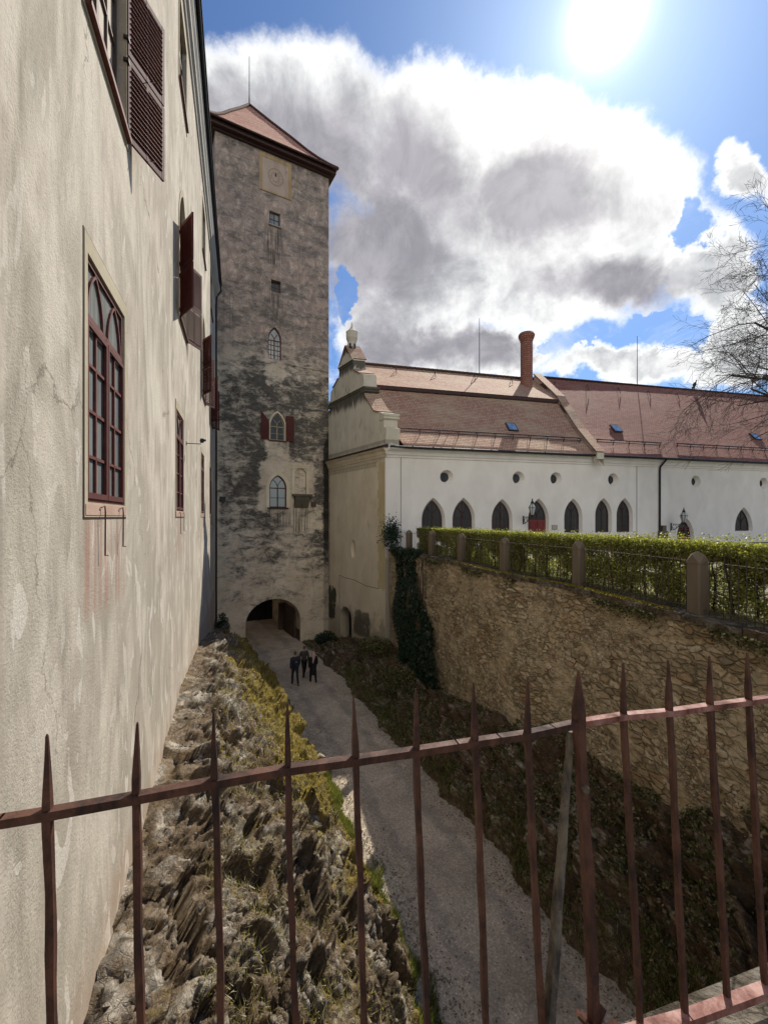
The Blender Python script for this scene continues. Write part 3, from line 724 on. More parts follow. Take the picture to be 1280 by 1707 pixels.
# spotlight on its arm
sx, szz = 12.75, 2.12
sp = thing('wall_spotlight', 'small dark spotlight on a thin arm on the cream wall beside the second tall window', 'lamp', LW.w(sx, 0, szz), LW.a)
m = MB(); m.tube([(0, 0, 0), (0, -.38, 0), (0, -.38, .05)], .012, 6); m.box(-.05, .05, -.01, .004, -.05, .05); m.build('arm', M['black'], sp)
m = MB(); m.lathe([(.03, -.06), (.05, -.04), (.055, .05), (.04, .06)], (0, -.42, .10), 10); m.bar((0, -.36, .08), (0, -.52, .12), .07, .05); m.build('lamp_head', M['black'], sp)

# ================================================================== TOWER
T = Frame((-11.1, 27.6), (-4.14, 31.5)); TW = T.L; TD = 8.0; TZ = 25.6
tower = thing('castle_tower', 'tall square stained plaster gate tower with steep red tiled roof', 'tower', T.w(0, 0, 0), T.a)
def tp(px, py): return T.sz(px, py)
def prect(px0, px1, py0, py1):
    xa, z0 = tp(px0, (py1 + py1) / 2); xb, z1 = tp(px1, py0); zm = (862 - py1) * T.d((xa + xb) / 2) / F; zt = (862 - py0) * T.d((xa + xb) / 2) / F
    return xa, xb, zm, zt
w1 = prect(449, 467, 353, 376); w2 = prect(452, 468, 467, 487); wa = prect(447, 469, 545, 599); ws = prect(450, 474.5, 688, 734); wb = prect(449, 477.5, 792, 846); nc = prect(489, 512.5, 778, 824)
gx0, _ = tp(409, 1080); gx1, _ = tp(500.5, 1080); GZ = -9.3
gate = lambda e=0: parch((gx0 + gx1) / 2, (gx1 - gx0) / 2, GZ, -5.75, -7.4, e, 12)
arch = lambda w, e=0, k=.62: parch((w[0] + w[1]) / 2, (w[1] - w[0]) / 2, w[2], w[3], w[2] + (w[3] - w[2]) * k, e)
M['tower'] = m_tower([(wa[0], wa[1], wa[2] - 1.6, wa[2]), (ws[0] - .1, ws[1] + .1, ws[2] - 1.9, ws[2]), (wb[0] - .5, wb[1] + .5, wb[2] - .3, wb[3] + .8), (nc[0] - .3, nc[1] + .3, nc[2] + .1, nc[3] + .3), (w1[0] - .4, w1[1] + .4, w1[2] - .2, w1[3] + .5), (gx1 + .2, gx1 + 1.6, -8.5, -5.0), (nc[0], nc[1] + 1, nc[2] - 2.5, nc[2] - .9)],
    [(w1[0] - .1, w1[1] + .1, w1[2] - 2.6, w1[2] - .1), (w2[0], w2[1], w2[2] - 2, w2[2]), (wb[0] - .1, wb[1] + .1, wb[2] - 1.1, wb[2] - .1), (nc[0] + .1, nc[1], nc[2] - 2.6, nc[2] - .8), (ws[1] + .1, ws[1] + .5, ws[2] - .8, ws[2])])
nich = rect(nc[0] + .1, nc[1] - .1, nc[2], nc[3] - .12)
m = facade([(0, -10), (0, TZ), (TW, TZ), (TW, -10)], [rect(*w1), rect(*w2), arch(wa), arch(ws), arch(wb), gate(), nich], 0, [.22, .30, .22, .18, .2, TD, .12])
m.add([(x, .12, z) for x, z in nich], [(0, 1, 2, 3)])
mb2 = facade([(0, -10), (0, TZ), (TW, TZ), (TW, -10)], [gate()], TD, 0.001); m.add(mb2.v, mb2.f)
for x in (0, TW): m.add([(x, 0, -10), (x, 0, TZ), (x, TD, TZ), (x, TD, -10)], [(0, 1, 2, 3)])
m.add([(0, 0, TZ), (TW, 0, TZ), (TW, TD, TZ), (0, TD, TZ)], [(0, 1, 2, 3)])
# dark backing behind the window holes
for w in (w1, w2, wa, ws, wb): m.add([(w[0] - .1, .5, w[2] - .1), (w[0] - .1, .5, w[3] + .1), (w[1] + .1, .5, w[3] + .1), (w[1] + .1, .5, w[2] - .1)], [(0, 1, 2, 3)])
m.build('wall', M['tower'], tower)
def cross(w, n=1, k=.5): c = (w[0] + w[1]) / 2; return [([(c, w[2]), (c, w[3] - .05)], .05)] + [([(w[0], w[2] + (w[3] - w[2]) * (j + 1) / (n + 1)), (w[1], w[2] + (w[3] - w[2]) * (j + 1) / (n + 1))], .04) for j in range(n)]
window(tower, lambda e: rect(w1[0], w1[1], w1[2], w1[3], e), .14, .07, .05, cross(w1), M['brownwood'], M['glass'])
window(tower, lambda e: rect(w2[0], w2[1], w2[2], w2[3], e), .22, .07, .05, cross(w2), M['brownwood'], M['glassdark'])
def gothic(w, name_f, glass, fr, rows, sp=.62, y=.12):
    c = (w[0] + w[1]) / 2; h = w[3] - w[2]; a = (w[1] - w[0]) / 2; zs = w[2] + h * sp
    b = [([(c, w[2]), (c, zs)], .07), ([(w[0], zs), (w[1], zs)], .06)]
    for j in range(1, rows): b.append(([(w[0], w[2] + (zs - w[2]) * j / rows), (w[1], w[2] + (zs - w[2]) * j / rows)], .028))
    if rows > 3:
        for q in (-.5, .5): b.append(([(c + a * q, w[2]), (c + a * q, zs)], .025))
    b += [(arcpts(w[1], zs, a * 1.25, math.pi - .62, math.pi - 1.25, 5) [::-1] + [(c, zs)], .035)] if False else [(arcpts(c - a * 1.15, zs, a * 1.15, 0, .95, 6), .035), (arcpts(c + a * 1.15, zs, a * 1.15, math.pi, math.pi - .95, 6), .035)]
    return window(tower, lambda e: arch(w, e, sp), y, .07, .06, b, fr, glass)
M['creamwood'] = simple('cream_painted_wood', (.38, .31, .17), .6, 0, .2, 10)
gothic(wa, 0, M['glass'], M['redwood2'], 4, .60)
gothic(ws, 0, M['glassdark'], M['creamwood'], 2, .50, .10)
gothic(wb, 0, M['glasspale'], M['redwood'], 2, .60, .10)
m = MB(); m.box(w1[0] - .08, w1[1] + .08, -.12, .1, w1[2] - .07, w1[2]); m.build('sill', M['cornice'], tower)
m = MB(); m.box(wb[0] - .12, wb[1] + .12, -.10, .1, wb[2] - .10, wb[2]); m.build('sill', M['soffit'], tower)
m = MB(); m.box(ws[0] - .10, ws[1] + .10, -.08, .1, ws[2] - .08, ws[2]); m.build('sill', M['soffit'], tower)
for w, e in ((wb, .24), (ws, .10)):
    m = MB(); oa = parch((w[0] + w[1]) / 2, (w[1] - w[0]) / 2 + e, w[2] - .0, w[3] + e * 1.25, w[2] + (w[3] - w[2]) * (.6 if w is wb else .5)); ia = arch(w, 0, .6 if w is wb else .5)
    m.ring(oa, ia, -.03, .004); m.build('window_surround', M['cream'], tower)
# shutters of the lit tower window, half open
sw = (ws[1] - ws[0]) / 2 + .12; h = ws[3] - ws[2]
for side in (-1, 1):
    pr = [(0, 0), (sw, 0), (sw, h * .62), (sw * .6, h * .80), (sw * .1, h * .97), (0, h)] if side < 0 else [(0, 0), (sw, 0), (sw, h * .92), (0, h * .92)]
    m = MB(); m.prism([(x * side * .92, z) for x, z in pr] if side > 0 else [(-(sw - x) * .92, z) for x, z in pr], 0, .04)
    for k in range(int(h * .5 / .09)): m.box(*sorted((side * .06, side * (sw * .92 - .06))), -.012, .0, .10 + k * .09, .15 + k * .09)
    o = m.build('shutter', M['redwood'], tower); o.location = (ws[1] + .06 if side > 0 else ws[0] - .06, -.06, ws[2]); o.rotation_euler = (0, 0, R(-8 * side))
# niche frame and mossy corbel
m = MB(); m.ring(rect(nc[0] - .12, nc[1] + .12, nc[2], nc[3] + .06), nich, -.05, .004); m.box(nc[0] - .18, nc[1] + .18, -.09, -.002, nc[3] + .06, nc[3] + .14)
m.add([(nc[0] + .1, -.02, nc[3] - .12), (nc[0] + .1, -.02, nc[3] - .42), (nc[0] + .35, -.02, nc[3] - .12)], [(0, 1, 2)]); m.add([(nc[1] - .1, -.02, nc[3] - .12), (nc[1] - .1, -.02, nc[3] - .42), (nc[1] - .35, -.02, nc[3] - .12)], [(0, 1, 2)])
m.build('niche', M['cream'], tower)
m = MB(); m.box(nc[0] - .12, nc[1] + .25, -.42, 0, nc[2] - .14, nc[2]); prismx(m, [(-.36, nc[2] - .14), (-.30, nc[2] - .4), (-.12, nc[2] - .8), (0, nc[2] - 1.0), (0, nc[2] - .14)], nc[0] + .05, nc[1] + .05); m.build('corbel', m_plaster('blackened_corbel', (.10, .09, .07), (.16, .14, .10), .9, (.02, .02, .016)), tower)
q = prect(518, 526, 837, 845); m = MB(); m.box(q[0], q[1], -.10, 0, q[2], q[3]); m.build('junction_box', M['brownwood'], tower)
q = prect(366, 375, 828, 835); m = MB(); m.box(q[0], q[1], -.25, 0, q[2], q[3]); m.build('junction_box', M['black'], tower)
# weathered ledge where the upper render ends
la = tp(474, 605); m = MB(); xs = np.linspace(la[0], TW - .02, 14); zb = la[1]
for i in range(13): m.box(xs[i], xs[i + 1] - .002, -.045 - .015 * (i % 3), 0, zb - .10 + .03 * math.sin(i * 2.1), zb + .02 * math.sin(i * 1.3)); 
m.build('render_ledge', M['tower'], tower)
# faded square sundial panel
q = prect(437.5, 480.5, 269, 322)
M['dial'] = m_plaster('faded_sundial_plaster', (.40, .29, .23), (.54, .42, .33), 1.0, (.20, .145, .11)); M['dialring'] = m_plaster('faded_dial_paint', (.28, .20, .155), (.42, .32, .25), 1.0, (.4, .3, .22)); M['dialfr'] = m_plaster('ochre_dial_border', (.34, .23, .12), (.50, .36, .20), 1.0, (.20, .14, .11))
m = MB(); m.box(q[0], q[1], -.03, .0, q[2], q[3]); dial = m.build('sundial_panel', M['dial'], tower)
m = MB(); m.ring(rect(q[0] - .22, q[1] + .22, q[2] - .1, q[3] + .28), rect(q[0], q[1], q[2], q[3]), -.045, .0); m.build('border', M['dialfr'], dial)
m = MB(); cx, cz = (q[0] + q[1]) / 2, (q[2] + q[3]) / 2
m.ring(circ(cx, cz, .55, 28, .62), circ(cx, cz, .47, 28, .54), -.036, -.028); m.ring(circ(cx, cz, .30, 24, .34), circ(cx, cz, .25, 24, .28), -.036, -.028)
for k in range(12):
    a = k * math.pi / 6; m.bar((cx + .33 * math.cos(a), -.032, cz + .36 * math.sin(a)), (cx + .45 * math.cos(a), -.032, cz + .5 * math.sin(a)), .03, .008, (0, 1, 0))
m.build('dial_rings', M['dialring'], dial)
m = MB(); m.box(cx - .05, cx + .05, -.05, -.03, cz + .05, cz + .25); m.build('dial_pin', M['black'], dial)
# painted letters under the eaves
fc = bpy.data.curves.new('painted_letters', 'FONT'); fc.body = 'LG'; fc.size = .40; fc.extrude = .004
fo = bpy.data.objects.new('painted_letters', fc); COL.objects.link(fo); q = tp(380.5, 233); fo.parent = tower
fc.materials.append(M['brownwood']); fo.location = (q[0], -.008, q[1] - .18); fo.rotation_euler = (R(90), 0, 0)
dg = bpy.context.evaluated_depsgraph_get(); me = bpy.data.meshes.new_from_object(fo.evaluated_get(dg)); mo = bpy.data.objects.new('painted_letters', me); COL.objects.link(mo)
mo.parent = tower; mo.location = fo.location; mo.rotation_euler = fo.rotation_euler; bpy.data.objects.remove(fo); mo.name = 'painted_letters'
# gate: open leaves and the lit court beyond
m = MB(); m.box(gx1 - .16, gx1 - .06, .9, 3.6, GZ, -6.6)
for k in range(4): m.box(gx1 - .20, gx1 - .16, 1.0, 3.5, GZ + .3 + k * .62, GZ + .42 + k * .62)
m.build('gate_leaf', M['brownwood'], tower)
m = MB(); m.box(gx1 - 2.35, gx1 - .02, TD - .2, TD - .1, GZ, -5.6)
for k in range(6): m.box(gx1 - 2.3 + k * .38, gx1 - 2.27 + k * .38, TD - .23, TD - .2, GZ, -5.8)
m.build('gate_leaf', M['black'], tower)
m = MB(); prismx(m, [(0, GZ), (0, GZ + 1.1), (.9, GZ + 1.1), (.9, GZ)], gx1 - .06, gx1 - .02); m.build('gate_jamb', M['brownwood'], tower)
m = MB(); m.bar((gx1 - .30, 3.9, GZ), (gx1 - .30, 3.9, -6.9), .4, .4, (0, 1, 0)); m.build('gate_post', M['brownwood'], tower)
# tower eaves and roof
ov = .42
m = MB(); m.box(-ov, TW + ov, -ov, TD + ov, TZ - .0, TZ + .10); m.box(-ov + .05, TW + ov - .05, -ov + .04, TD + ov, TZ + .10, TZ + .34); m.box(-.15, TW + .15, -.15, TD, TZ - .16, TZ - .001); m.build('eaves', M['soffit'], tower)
ap = Vector((3.2, 5.0, 32.9)); zr = TZ + .34; pts = [(-ov - .1, -ov - .1), (TW + ov + .1, -ov - .1), (TW + ov + .1, TD + ov + .6), (-ov - .1, TD + ov + .6)]
m = MB(); prof = [(0, 0), (.10, .075), (.2, .16), (.32, .275), (.5, .47), (.75, .73), (1, 1)]
for i in range(4):
    a = Vector((*pts[i], 0)); b = Vector((*pts[(i + 1) % 4], 0)); c = Vector((ap.x, ap.y, 0)); L = (b - a).length; H = ap.z - zr; ln = 0
    for (t0, h0), (t1, h1) in zip(prof[:-1], prof[1:]):
        q = [a.lerp(c, t0), b.lerp(c, t0), b.lerp(c, t1), a.lerp(c, t1)]; q[0].z = q[1].z = zr + H * h0; q[2].z = q[3].z = zr + H * h1
        dl = ((q[2] + q[3]) / 2 - (q[0] + q[1]) / 2).length; w0 = (q[1] - q[0]).length; w1_ = (q[2] - q[3]).length
        m.add(q, [(0, 1, 2, 3)], [[(-w0 / 2, ln), (w0 / 2, ln), (w1_ / 2, ln + dl), (-w1_ / 2, ln + dl)]]); ln += dl
roof = m.build('roof', M['tilet'], tower)
m = MB()
for i in range(4):
    a = Vector((*pts[i], 0)); c = Vector((ap.x, ap.y, 0)); prev = None
    n = 44
    for k in range(n):
        t = k / n; h = np.interp(t, [p[0] for p in prof], [p[1] for p in prof]); t2 = (k + .85) / n; h2 = np.interp(t2, [p[0] for p in prof], [p[1] for p in prof])
        p = a.lerp(c, t); p.z = zr + (ap.z - zr) * h + .05; q = a.lerp(c, t2); q.z = zr + (ap.z - zr) * h2 + .09
        m.tube([p, q], [.12, .10], 6)
m.build('hip_tiles', M['tilet'], roof)
m = MB()
for zz, off in ((.62, .0),): m.tube([(-ov + .3, -ov + .75, zr + .62), (TW + ov - .3, -ov + .75, zr + .62)], .05, 6); m.tube([(-ov + .3, -ov + .7, zr + .48), (TW + ov - .3, -ov + .7, zr + .48)], .03, 6)
for k in range(9): x = -ov + .4 + k * (TW + .4) / 8; m.bar((x, -ov + .75, zr + .66), (x, -ov + .62, zr + .1), .05, .04)
m.build('snow_guard', M['darkmetal'], roof)
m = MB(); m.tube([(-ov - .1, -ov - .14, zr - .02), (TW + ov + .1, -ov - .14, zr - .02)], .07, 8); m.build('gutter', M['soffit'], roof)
m = MB(); m.tube([ap, ap + Vector((0, 0, .9)), ap + Vector((0, 0, 3.9))], [.06, .035, .02], 6); m.build('lightning_rod', M['darkmetal'], roof)

# sunny wall seen through the gate
cw = thing('court_wall', 'pale wall with a pilaster in the court seen through the tower gate', 'wall', T.w(0, 0, 0), T.a)
m = MB(); m.box(-14, 14, 16, 16.5, -9.6, -3); m.build('wall', M['brick'], cw)
m = MB()
for k in range(-3, 4): m.box(k * 3.6 - .1, k * 3.6 + .55, 15.7, 15.998, -9.6, -3)
build_pieces(m, 'pilaster', M['white'], cw)

# ================================================================== GABLED WING ON THE RIGHT
Gf = Frame((-4.48, 32.0), (.07, 25.1)); Fr = Frame((.07, 25.1), (9.75, 27.6))
annex = thing('gabled_wing', 'long white wing with red tiled roof, scrolled gable, brick chimney and pointed arched windows', 'building', (0, 0, 0), 0)
ga = bpy.data.objects.new('gable_end', None); 
def sub(o, fr): o.location = fr.w(0, 0, 0); o.rotation_euler = (0, 0, fr.a); return o
ZC = 4.2; GL = Gf.L
ocul = Gf.sz(588.5, 915); door = (2.5, 4.15); dz0, dz1 = -8.7, -6.25
doorol = lambda e=0: parch((door[0] + door[1]) / 2, (door[1] - door[0]) / 2, dz0, dz1, dz1 - .78, e, 8)
h = [circ(ocul[0], ocul[1], .30, 20, .62), doorol()]
gi = circ(ocul[0] + .05, ocul[1], .22, 20, .55)
m = facade([(0, -10), (0, ZC), (GL, ZC), (GL, -10)], h, 0, [.22, .75], 0, [gi, None])
nb = MB(); nb.add([(x, .22, z) for x, z in gi], [tuple(range(20))])
gw = sub(m.build('gable_wall', M['cream'], annex), Gf)
nb.build('blind_oculus', M['surr'], gw)
m = MB()
for a_, b_ in (((2.35, -4.15), (3.2, -4.25)), ((3.2, -4.25), (4.4, -4.22)), ((4.4, -4.22), (6.0, -4.42)), ((6.0, -4.42), (7.6, -4.38)), ((2.35, -4.15), (2.34, -5.4)), ((2.34, -5.4), (2.4, -6.6))): m.bar((a_[0], -.003, a_[1]), (b_[0], -.003, b_[1]), .028, .008, (0, 1, 0))
m.build('render_crack', M['soffit'], gw)
m = MB(); m.prism(doorol(-.01), .70, .76); m.build('cellar_door', M['black'], gw); 
m = MB(); m.box(door[0] + .9, door[1] + .0, .60, .69, dz0, dz1); m.build('door_leaf', M['redwood'], gw)
# quoins, moulding, scratched zigzag band, crack line
m = MB()
for k in range(14):
    z = 3.35 - k * .55; m.box(GL - (.82 if k % 2 else .70), GL - .002, -.006, .0, z - .548, z)
m.build('quoin_strip', M['quoin'], gw)
m = MB()
for j in range(2):
    for k in range(34):
        x = .35 + k * .205; z = 3.28 - j * .17
        m.add([(x, -.012, z), (x + .10, -.012, z + .15), (x + .19, -.012, z + .15), (x + .09, -.012, z)] if j == 0 else [(x + .1, -.012, z), (x, -.012, z + .15), (x + .09, -.012, z + .15), (x + .19, -.012, z)], [(0, 1, 2, 3)])
m.build('zigzag_band', M['zig'], gw)
m = MB(); prismx(m, [(0, 3.62), (-.05, 3.62), (-.07, 3.72), (-.12, 3.78), (-.16, 3.95), (-.26, 4.02), (-.28, 4.14), (0, 4.14)], -.2, GL + .25); m.build('cornice', M['cream'], gw)
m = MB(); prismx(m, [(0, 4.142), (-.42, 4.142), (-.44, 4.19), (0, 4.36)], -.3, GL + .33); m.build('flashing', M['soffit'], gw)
# scrolled gable
RP = [(645, 743), (644.3, 713), (640, 712), (639.3, 689), (631, 686.5), (624.4, 685), (619, 677), (614.5, 669), (611, 663), (608.3, 656.5), (607, 645), (605.5, 623), (600, 622), (595, 619.5), (589.5, 616), (587.8, 598), (576.6, 576.5)]
rs = [Gf.sz(*p) for p in RP]; rs[0] = (GL, ZC); cxg = rs[-1][0]
ls = [(2 * cxg - s, z) for s, z in rs[:-1]][::-1]
out = rs + ls
du = Vector((Fr.u.dot(Gf.u), Fr.u.dot(Gf.n)))            # thickness runs along the roof
def gext(poly, t0, t1, mb):
    n = len(poly); v = [(x + du.x * t0, du.y * t0, z) for x, z in poly] + [(x + du.x * t1, du.y * t1, z) for x, z in poly]
    tri = tessellate_polygon([[Vector((x, z, 0)) for x, z in poly]])
    return mb.add(v, [tuple(t) for t in tri] + [tuple(i + n for i in t) for t in tri] + [(i, i + n, (i + 1) % n + n, (i + 1) % n) for i in range(n)])
m = MB(); gext(out, .0, .85, m); gab = sub(m.build('scrolled_gable', M['gable'], annex), Gf)
m = MB()
def gtile(idx, mb, th=.07, of=.06):
    for a, b in zip(idx[:-1], idx[1:]):
        (x0, z0), (x1, z1) = a, b; L = math.hypot(x1 - x0, z1 - z0)
        nrm = Vector((z1 - z0, -(x1 - x0))).normalized() * of * (-1 if False else 1)
        if nrm.y < 0: nrm = -nrm
        P = lambda x, z, t: (x + du.x * t + nrm.x, du.y * t, z + nrm.y)
        v = [P(x0, z0, -.08), P(x0, z0, .95), P(x1, z1, .95), P(x1, z1, -.08)]
        u0 = z0 * 1.2
        mb.add(v, [(0, 1, 2, 3)], [[(0, u0), (1.03, u0), (1.03, u0 + L), (0, u0 + L)]])
        nr = Vector((nrm.x, 0, nrm.y)) * 1.0
        mb.add([Vector(v[0]), Vector(v[3]), Vector(v[3]) - nr, Vector(v[0]) - nr], [(0, 1, 2, 3)]); mb.add([Vector(v[0]), Vector(v[1]), Vector(v[1]) - nr, Vector(v[0]) - nr], [(0, 1, 2, 3)])
mir = lambda L: [(2 * cxg - s, z) for s, z in L]
for seg in (rs[4:10], rs[12:15], [rs[15], rs[16]]): gtile(seg, m); gtile(mir(seg), m)
build_pieces(m, 'gable_tiles', M['tile'], gab)
m = MB()
for z, xr in ((8.55, rs[10][0]), (10.72, rs[15][0])):
    xl = 2 * cxg - xr; m.box(xl - .12, xr + .10, -.09, .0, z - .10, z + .06); m.box(xl - .06, xr + .05, -.04, .0, z - .26, z - .10)
# caps on the piers
for i0, i1 in ((9, 10), (3, 2)):
    x, z = rs[i0]; zt = max(rs[i0][1], rs[i1][1])
for (x, z, w) in ((rs[10][0], rs[10][1], .22), (rs[3][0], rs[3][1], .14)):
    for sg in (1, -1):
        xx = x if sg > 0 else 2 * cxg - x
        gext([(xx - .45 * sg, z - .36), (xx - .45 * sg, z), (xx + w * sg, z), (xx + w * sg, z - .12), (xx + w * .6 * sg, z - .2), (xx + w * sg, z - .30), (xx + w * .5 * sg, z - .36)], -.04, .93, m)
build_pieces(m, 'gable_moulding', M['gable'], gab)
for sx_, w_, z0_, z1_ in ((-.55, .16, 10.8, 11.6), (.0, .16, 10.8, 11.7)):
    pass
# little turret on the gable
tz = 11.0; tcx, tcy = cxg + du.x * .42, du.y * .42
m = MB(); m.lathe([(.30, 0), (.30, 1.20), (.32, 1.24), (.34, 1.30), (.40, 1.45), (.41, 1.48), (.41, 1.85), (.43, 1.90), (.36, 1.96), (.16, 2.15), (.07, 2.3), (.02, 2.62)], (tcx, tcy, tz), 12); tur = m.build('turret', M['gable'], gab)
m = MB()
for k in range(6):
    a = k * math.pi / 3 - .9; x, y = tcx + .285 * math.cos(a), tcy + .285 * math.sin(a); t = Vector((-math.sin(a), math.cos(a), 0)); o_ = Vector((math.cos(a), math.sin(a), 0))
    pl = [(-.07, .68), (-.07, .98), (-.04, 1.05), (0, 1.09), (.04, 1.05), (.07, .98), (.07, .68)]
    m.add([Vector((x, y, tz + z)) + t * s + o_ * .02 for s, z in pl] , [tuple(range(7))])
build_pieces(m, 'turret_opening', M['black'], gab); [setattr(o_, 'parent', tur) for o_ in gab.children if o_.name.startswith('turret_opening')]

# ---- front wall
FX = 46.0
def fz(px, py): return Fr.sz(px, py)
wins = []
def fw(px0, px1, top, bot=-1.05, sp=.5, kind='w'):
    x0 = Fr.s(px0) - .02; x1 = Fr.s(px1) + .14; xc = (x0 + x1) / 2; zt = (862 - top) * Fr.d(xc) / F; wins.append((x0, x1, bot, zt, kind))
for a in ((706, 735, 834), (757.5, 785, 834), (823, 848, 836)): fw(*a)
fw(883.5, 909, 835, -1.9, kind='door')
for a in ((943.5, 965, 835), (995, 1014.5, 834), (1030.5, 1049.5, 834)): fw(*a)
fw(1131, 1152, 866, -1.9, kind='door')
fw(1227.5, 1250, 849)
x = wins[-1][1] + 3.5
for k in range(4): wins.append((x, x + 1.2, -1.05, wins[-1][3] + .0, 'w')); x += 3.6
ocs = [fz(*p) for p in ((743, 795), (863, 797), (925.5, 798), (1021, 799.5), (1159, 802.5), (1272, 805.5))]
hs = []; rv = []; fn = []
def fol(w, e=0): hh = w[3] - w[2]; return parch((w[0] + w[1]) / 2, (w[1] - w[0]) / 2, w[2], w[3], w[3] - (w[1] - w[0]) * .95, e)
for w in wins: hs.append(fol(w, -.13)); rv.append(.24); fn.append(fol(w))
for c in ocs: hs.append(circ(c[0] + .06, c[1], .44)); rv.append(.30); fn.append(circ(c[0], c[1], .29))
for i, w in enumerate(wins):
    if w[4] == 'door' or True: hs[i][0] = (hs[i][0][0], w[2] - .02); hs[i][-1] = (hs[i][-1][0], w[2] - .02)
m = facade([(0, -2.6), (0, ZC), (FX, ZC), (FX, -2.6)], hs, 0, rv, 0, fn)
BD = 11.9
m.add([(FX, 0, -10), (FX, 0, ZC), (FX, BD, ZC), (FX, BD, -10), (0, BD, -10), (0, BD, ZC)], [(0, 1, 2, 3), (3, 2, 5, 4)])
m.add([(0, 0, -10), (FX, 0, -10), (FX, 0, -2.6), (0, 0, -2.6)], [(0, 1, 2, 3)])
fwall = sub(m.build('front_wall', M['white'], annex), Fr)
for i, w in enumerate(wins):
    c = (w[0] + w[1]) / 2; a = (w[1] - w[0]) / 2; zs = w[3] - a * 1.9
    bars = [([(c, w[2]), (c, w[3] - .1)], .05), ([(w[0], zs + .1), (w[1], zs + .1)], .05), ([(w[0], (zs + w[2]) / 2), (w[1], (zs + w[2]) / 2)], .035)]
    bars += [(arcpts(c - a * 1.2, zs + .12, a * 1.2, .0, 1.0, 6), .03), (arcpts(c + a * 1.2, zs + .12, a * 1.2, math.pi, math.pi - 1.0, 6), .03)]
    if w[4] == 'door': bars = bars[1:2] + bars[3:]
    o = window(fwall, lambda e: fol(w, e), .19, .07, .06, bars, M['wingwood'], M['glassdark'])
    if w[4] == 'door':
        o.name = 'arched_doorway'; m = MB(); zt = zs - .0
        m.box(w[0] + .05, c - .01, .17, .20, w[2], zt); m.box(c + .01, w[1] - .05, .17, .20, w[2], zt)
        for a0, a1 in ((w[0] + .13, c - .08), (c + .08, w[1] - .13)):
            for z0, z1 in ((w[2] + .15, w[2] + 1.0), (w[2] + 1.12, zt - .12)): m.ring(rect(a0, a1, z0, z1), rect(a0 + .05, a1 - .05, z0 + .05, z1 - .05), .155, .17)
        m.build('door', M['doorred'], o)
for i, c in enumerate(ocs):
    o = window(fwall, lambda e: circ(c[0], c[1], .29 - e), .26, .04, .04, [([(c[0], c[1] - .28), (c[0], c[1] + .28)], .012)], M['soffit'], M['glassdark'])
    o.name = 'round_window'
m = MB(); prismx(m, [(0, 3.60), (-.05, 3.60), (-.06, 3.70), (-.12, 3.76), (-.15, 3.93), (-.24, 4.0), (-.26, 4.10), (0, 4.14)], .04, FX); m.build('cornice', M['white'], fwall)
m = MB(); m.tube([(.2, -.47, 4.17), (FX, -.47, 4.17)], .075, 8); m.build('gutter', M['black'], fwall)
px_ = fz(1098, 800)[0]
m = MB(); m.tube([(px_ + .2, -.47, 4.12), (px_, -.12, 3.6), (px_, -.09, 3.3), (px_, -.09, -1.35)], .065, 8); m.build('downpipe', M['black'], fwall)
m = MB(); m.box(px_ - .1, px_ + .45, -.35, 0, -1.9, -1.0); m.box(px_ + .1, px_ + .38, -.28, 0, -1.0, -.6); m.build('downpipe_plinth', M['pillar'], fwall)
m = MB(); q = fz(668, 800)[0]; m.tube([(q, -.02, 4.0), (q, -.02, -1.9)], .012, 5); q = fz(1061, 800)[0]; m.tube([(q, -.02, 3.8), (q, -.02, -1.9)], .012, 5); build_pieces(m, 'lightning_cable', M['darkmetal'], fwall)

# ---- roofs
def roofsurf(mb, xa, xb, prof, nx=1, fl=None):
    """prof(t)-> list of (u,z) at parameter x fraction; xa/xb functions of u"""
    for k in range(nx):
        f0, f1 = k / nx, (k + 1) / nx; A = prof(f0); B = prof(f1); l = 0
        for i in range(len(A) - 1):
            a0 = Vector((xa(A[i][0]) * (1 - f0) + xb(A[i][0]) * f0, A[i][0], A[i][1])); a1 = Vector((xa(A[i + 1][0]) * (1 - f0) + xb(A[i + 1][0]) * f0, A[i + 1][0], A[i + 1][1]))
            b0 = Vector((xa(B[i][0]) * (1 - f1) + xb(B[i][0]) * f1, B[i][0], B[i][1])); b1 = Vector((xa(B[i + 1][0]) * (1 - f1) + xb(B[i + 1][0]) * f1, B[i + 1][0], B[i + 1][1]))
            d = math.hypot(A[i + 1][0] - A[i][0], A[i + 1][1] - A[i][1])
            mb.add([a0, b0, b1, a1], [(0, 1, 2, 3)], [[(a0.x, l), (b0.x, l), (b1.x, l + d), (a1.x, l + d)]]); l += d
fx = lambda u: 14.5 - (u + .45) * .06
RU = 5.9
P1 = [(-.50, 4.20), (.3, 5.08), (1.1, 5.98), (1.7, 6.74), (2.2, 7.40), (2.7, 8.06), (3.2, 8.72)]
P2 = [(2.95, 8.84), (4.4, 9.98), (RU, 11.2)]
m = MB(); gxa = lambda u: .87 - .342 * u
roofsurf(m, gxa, fx, lambda f: P1); roofsurf(m, gxa, fx, lambda f: P2)
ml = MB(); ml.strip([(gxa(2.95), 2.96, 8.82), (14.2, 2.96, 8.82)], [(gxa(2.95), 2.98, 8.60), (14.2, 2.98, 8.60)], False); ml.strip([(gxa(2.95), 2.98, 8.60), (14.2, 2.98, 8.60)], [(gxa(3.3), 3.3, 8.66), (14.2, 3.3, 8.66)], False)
m.add([(gxa(RU), RU, 11.2), (14.5, RU, 11.2), (14.5, 12.3, 4.2), (gxa(12), 12.3, 4.2)], [(0, 1, 2, 3)], [[(0, 0), (14, 0), (14, 8), (0, 8)]])
r1 = sub(m.build('roof', M['tile'], annex), Fr); ml.build('lip_shadow_board', M['soffit'], r1)  # board under the roof lip, the lip's shadow put into its dark colour
m = MB(); n = 46
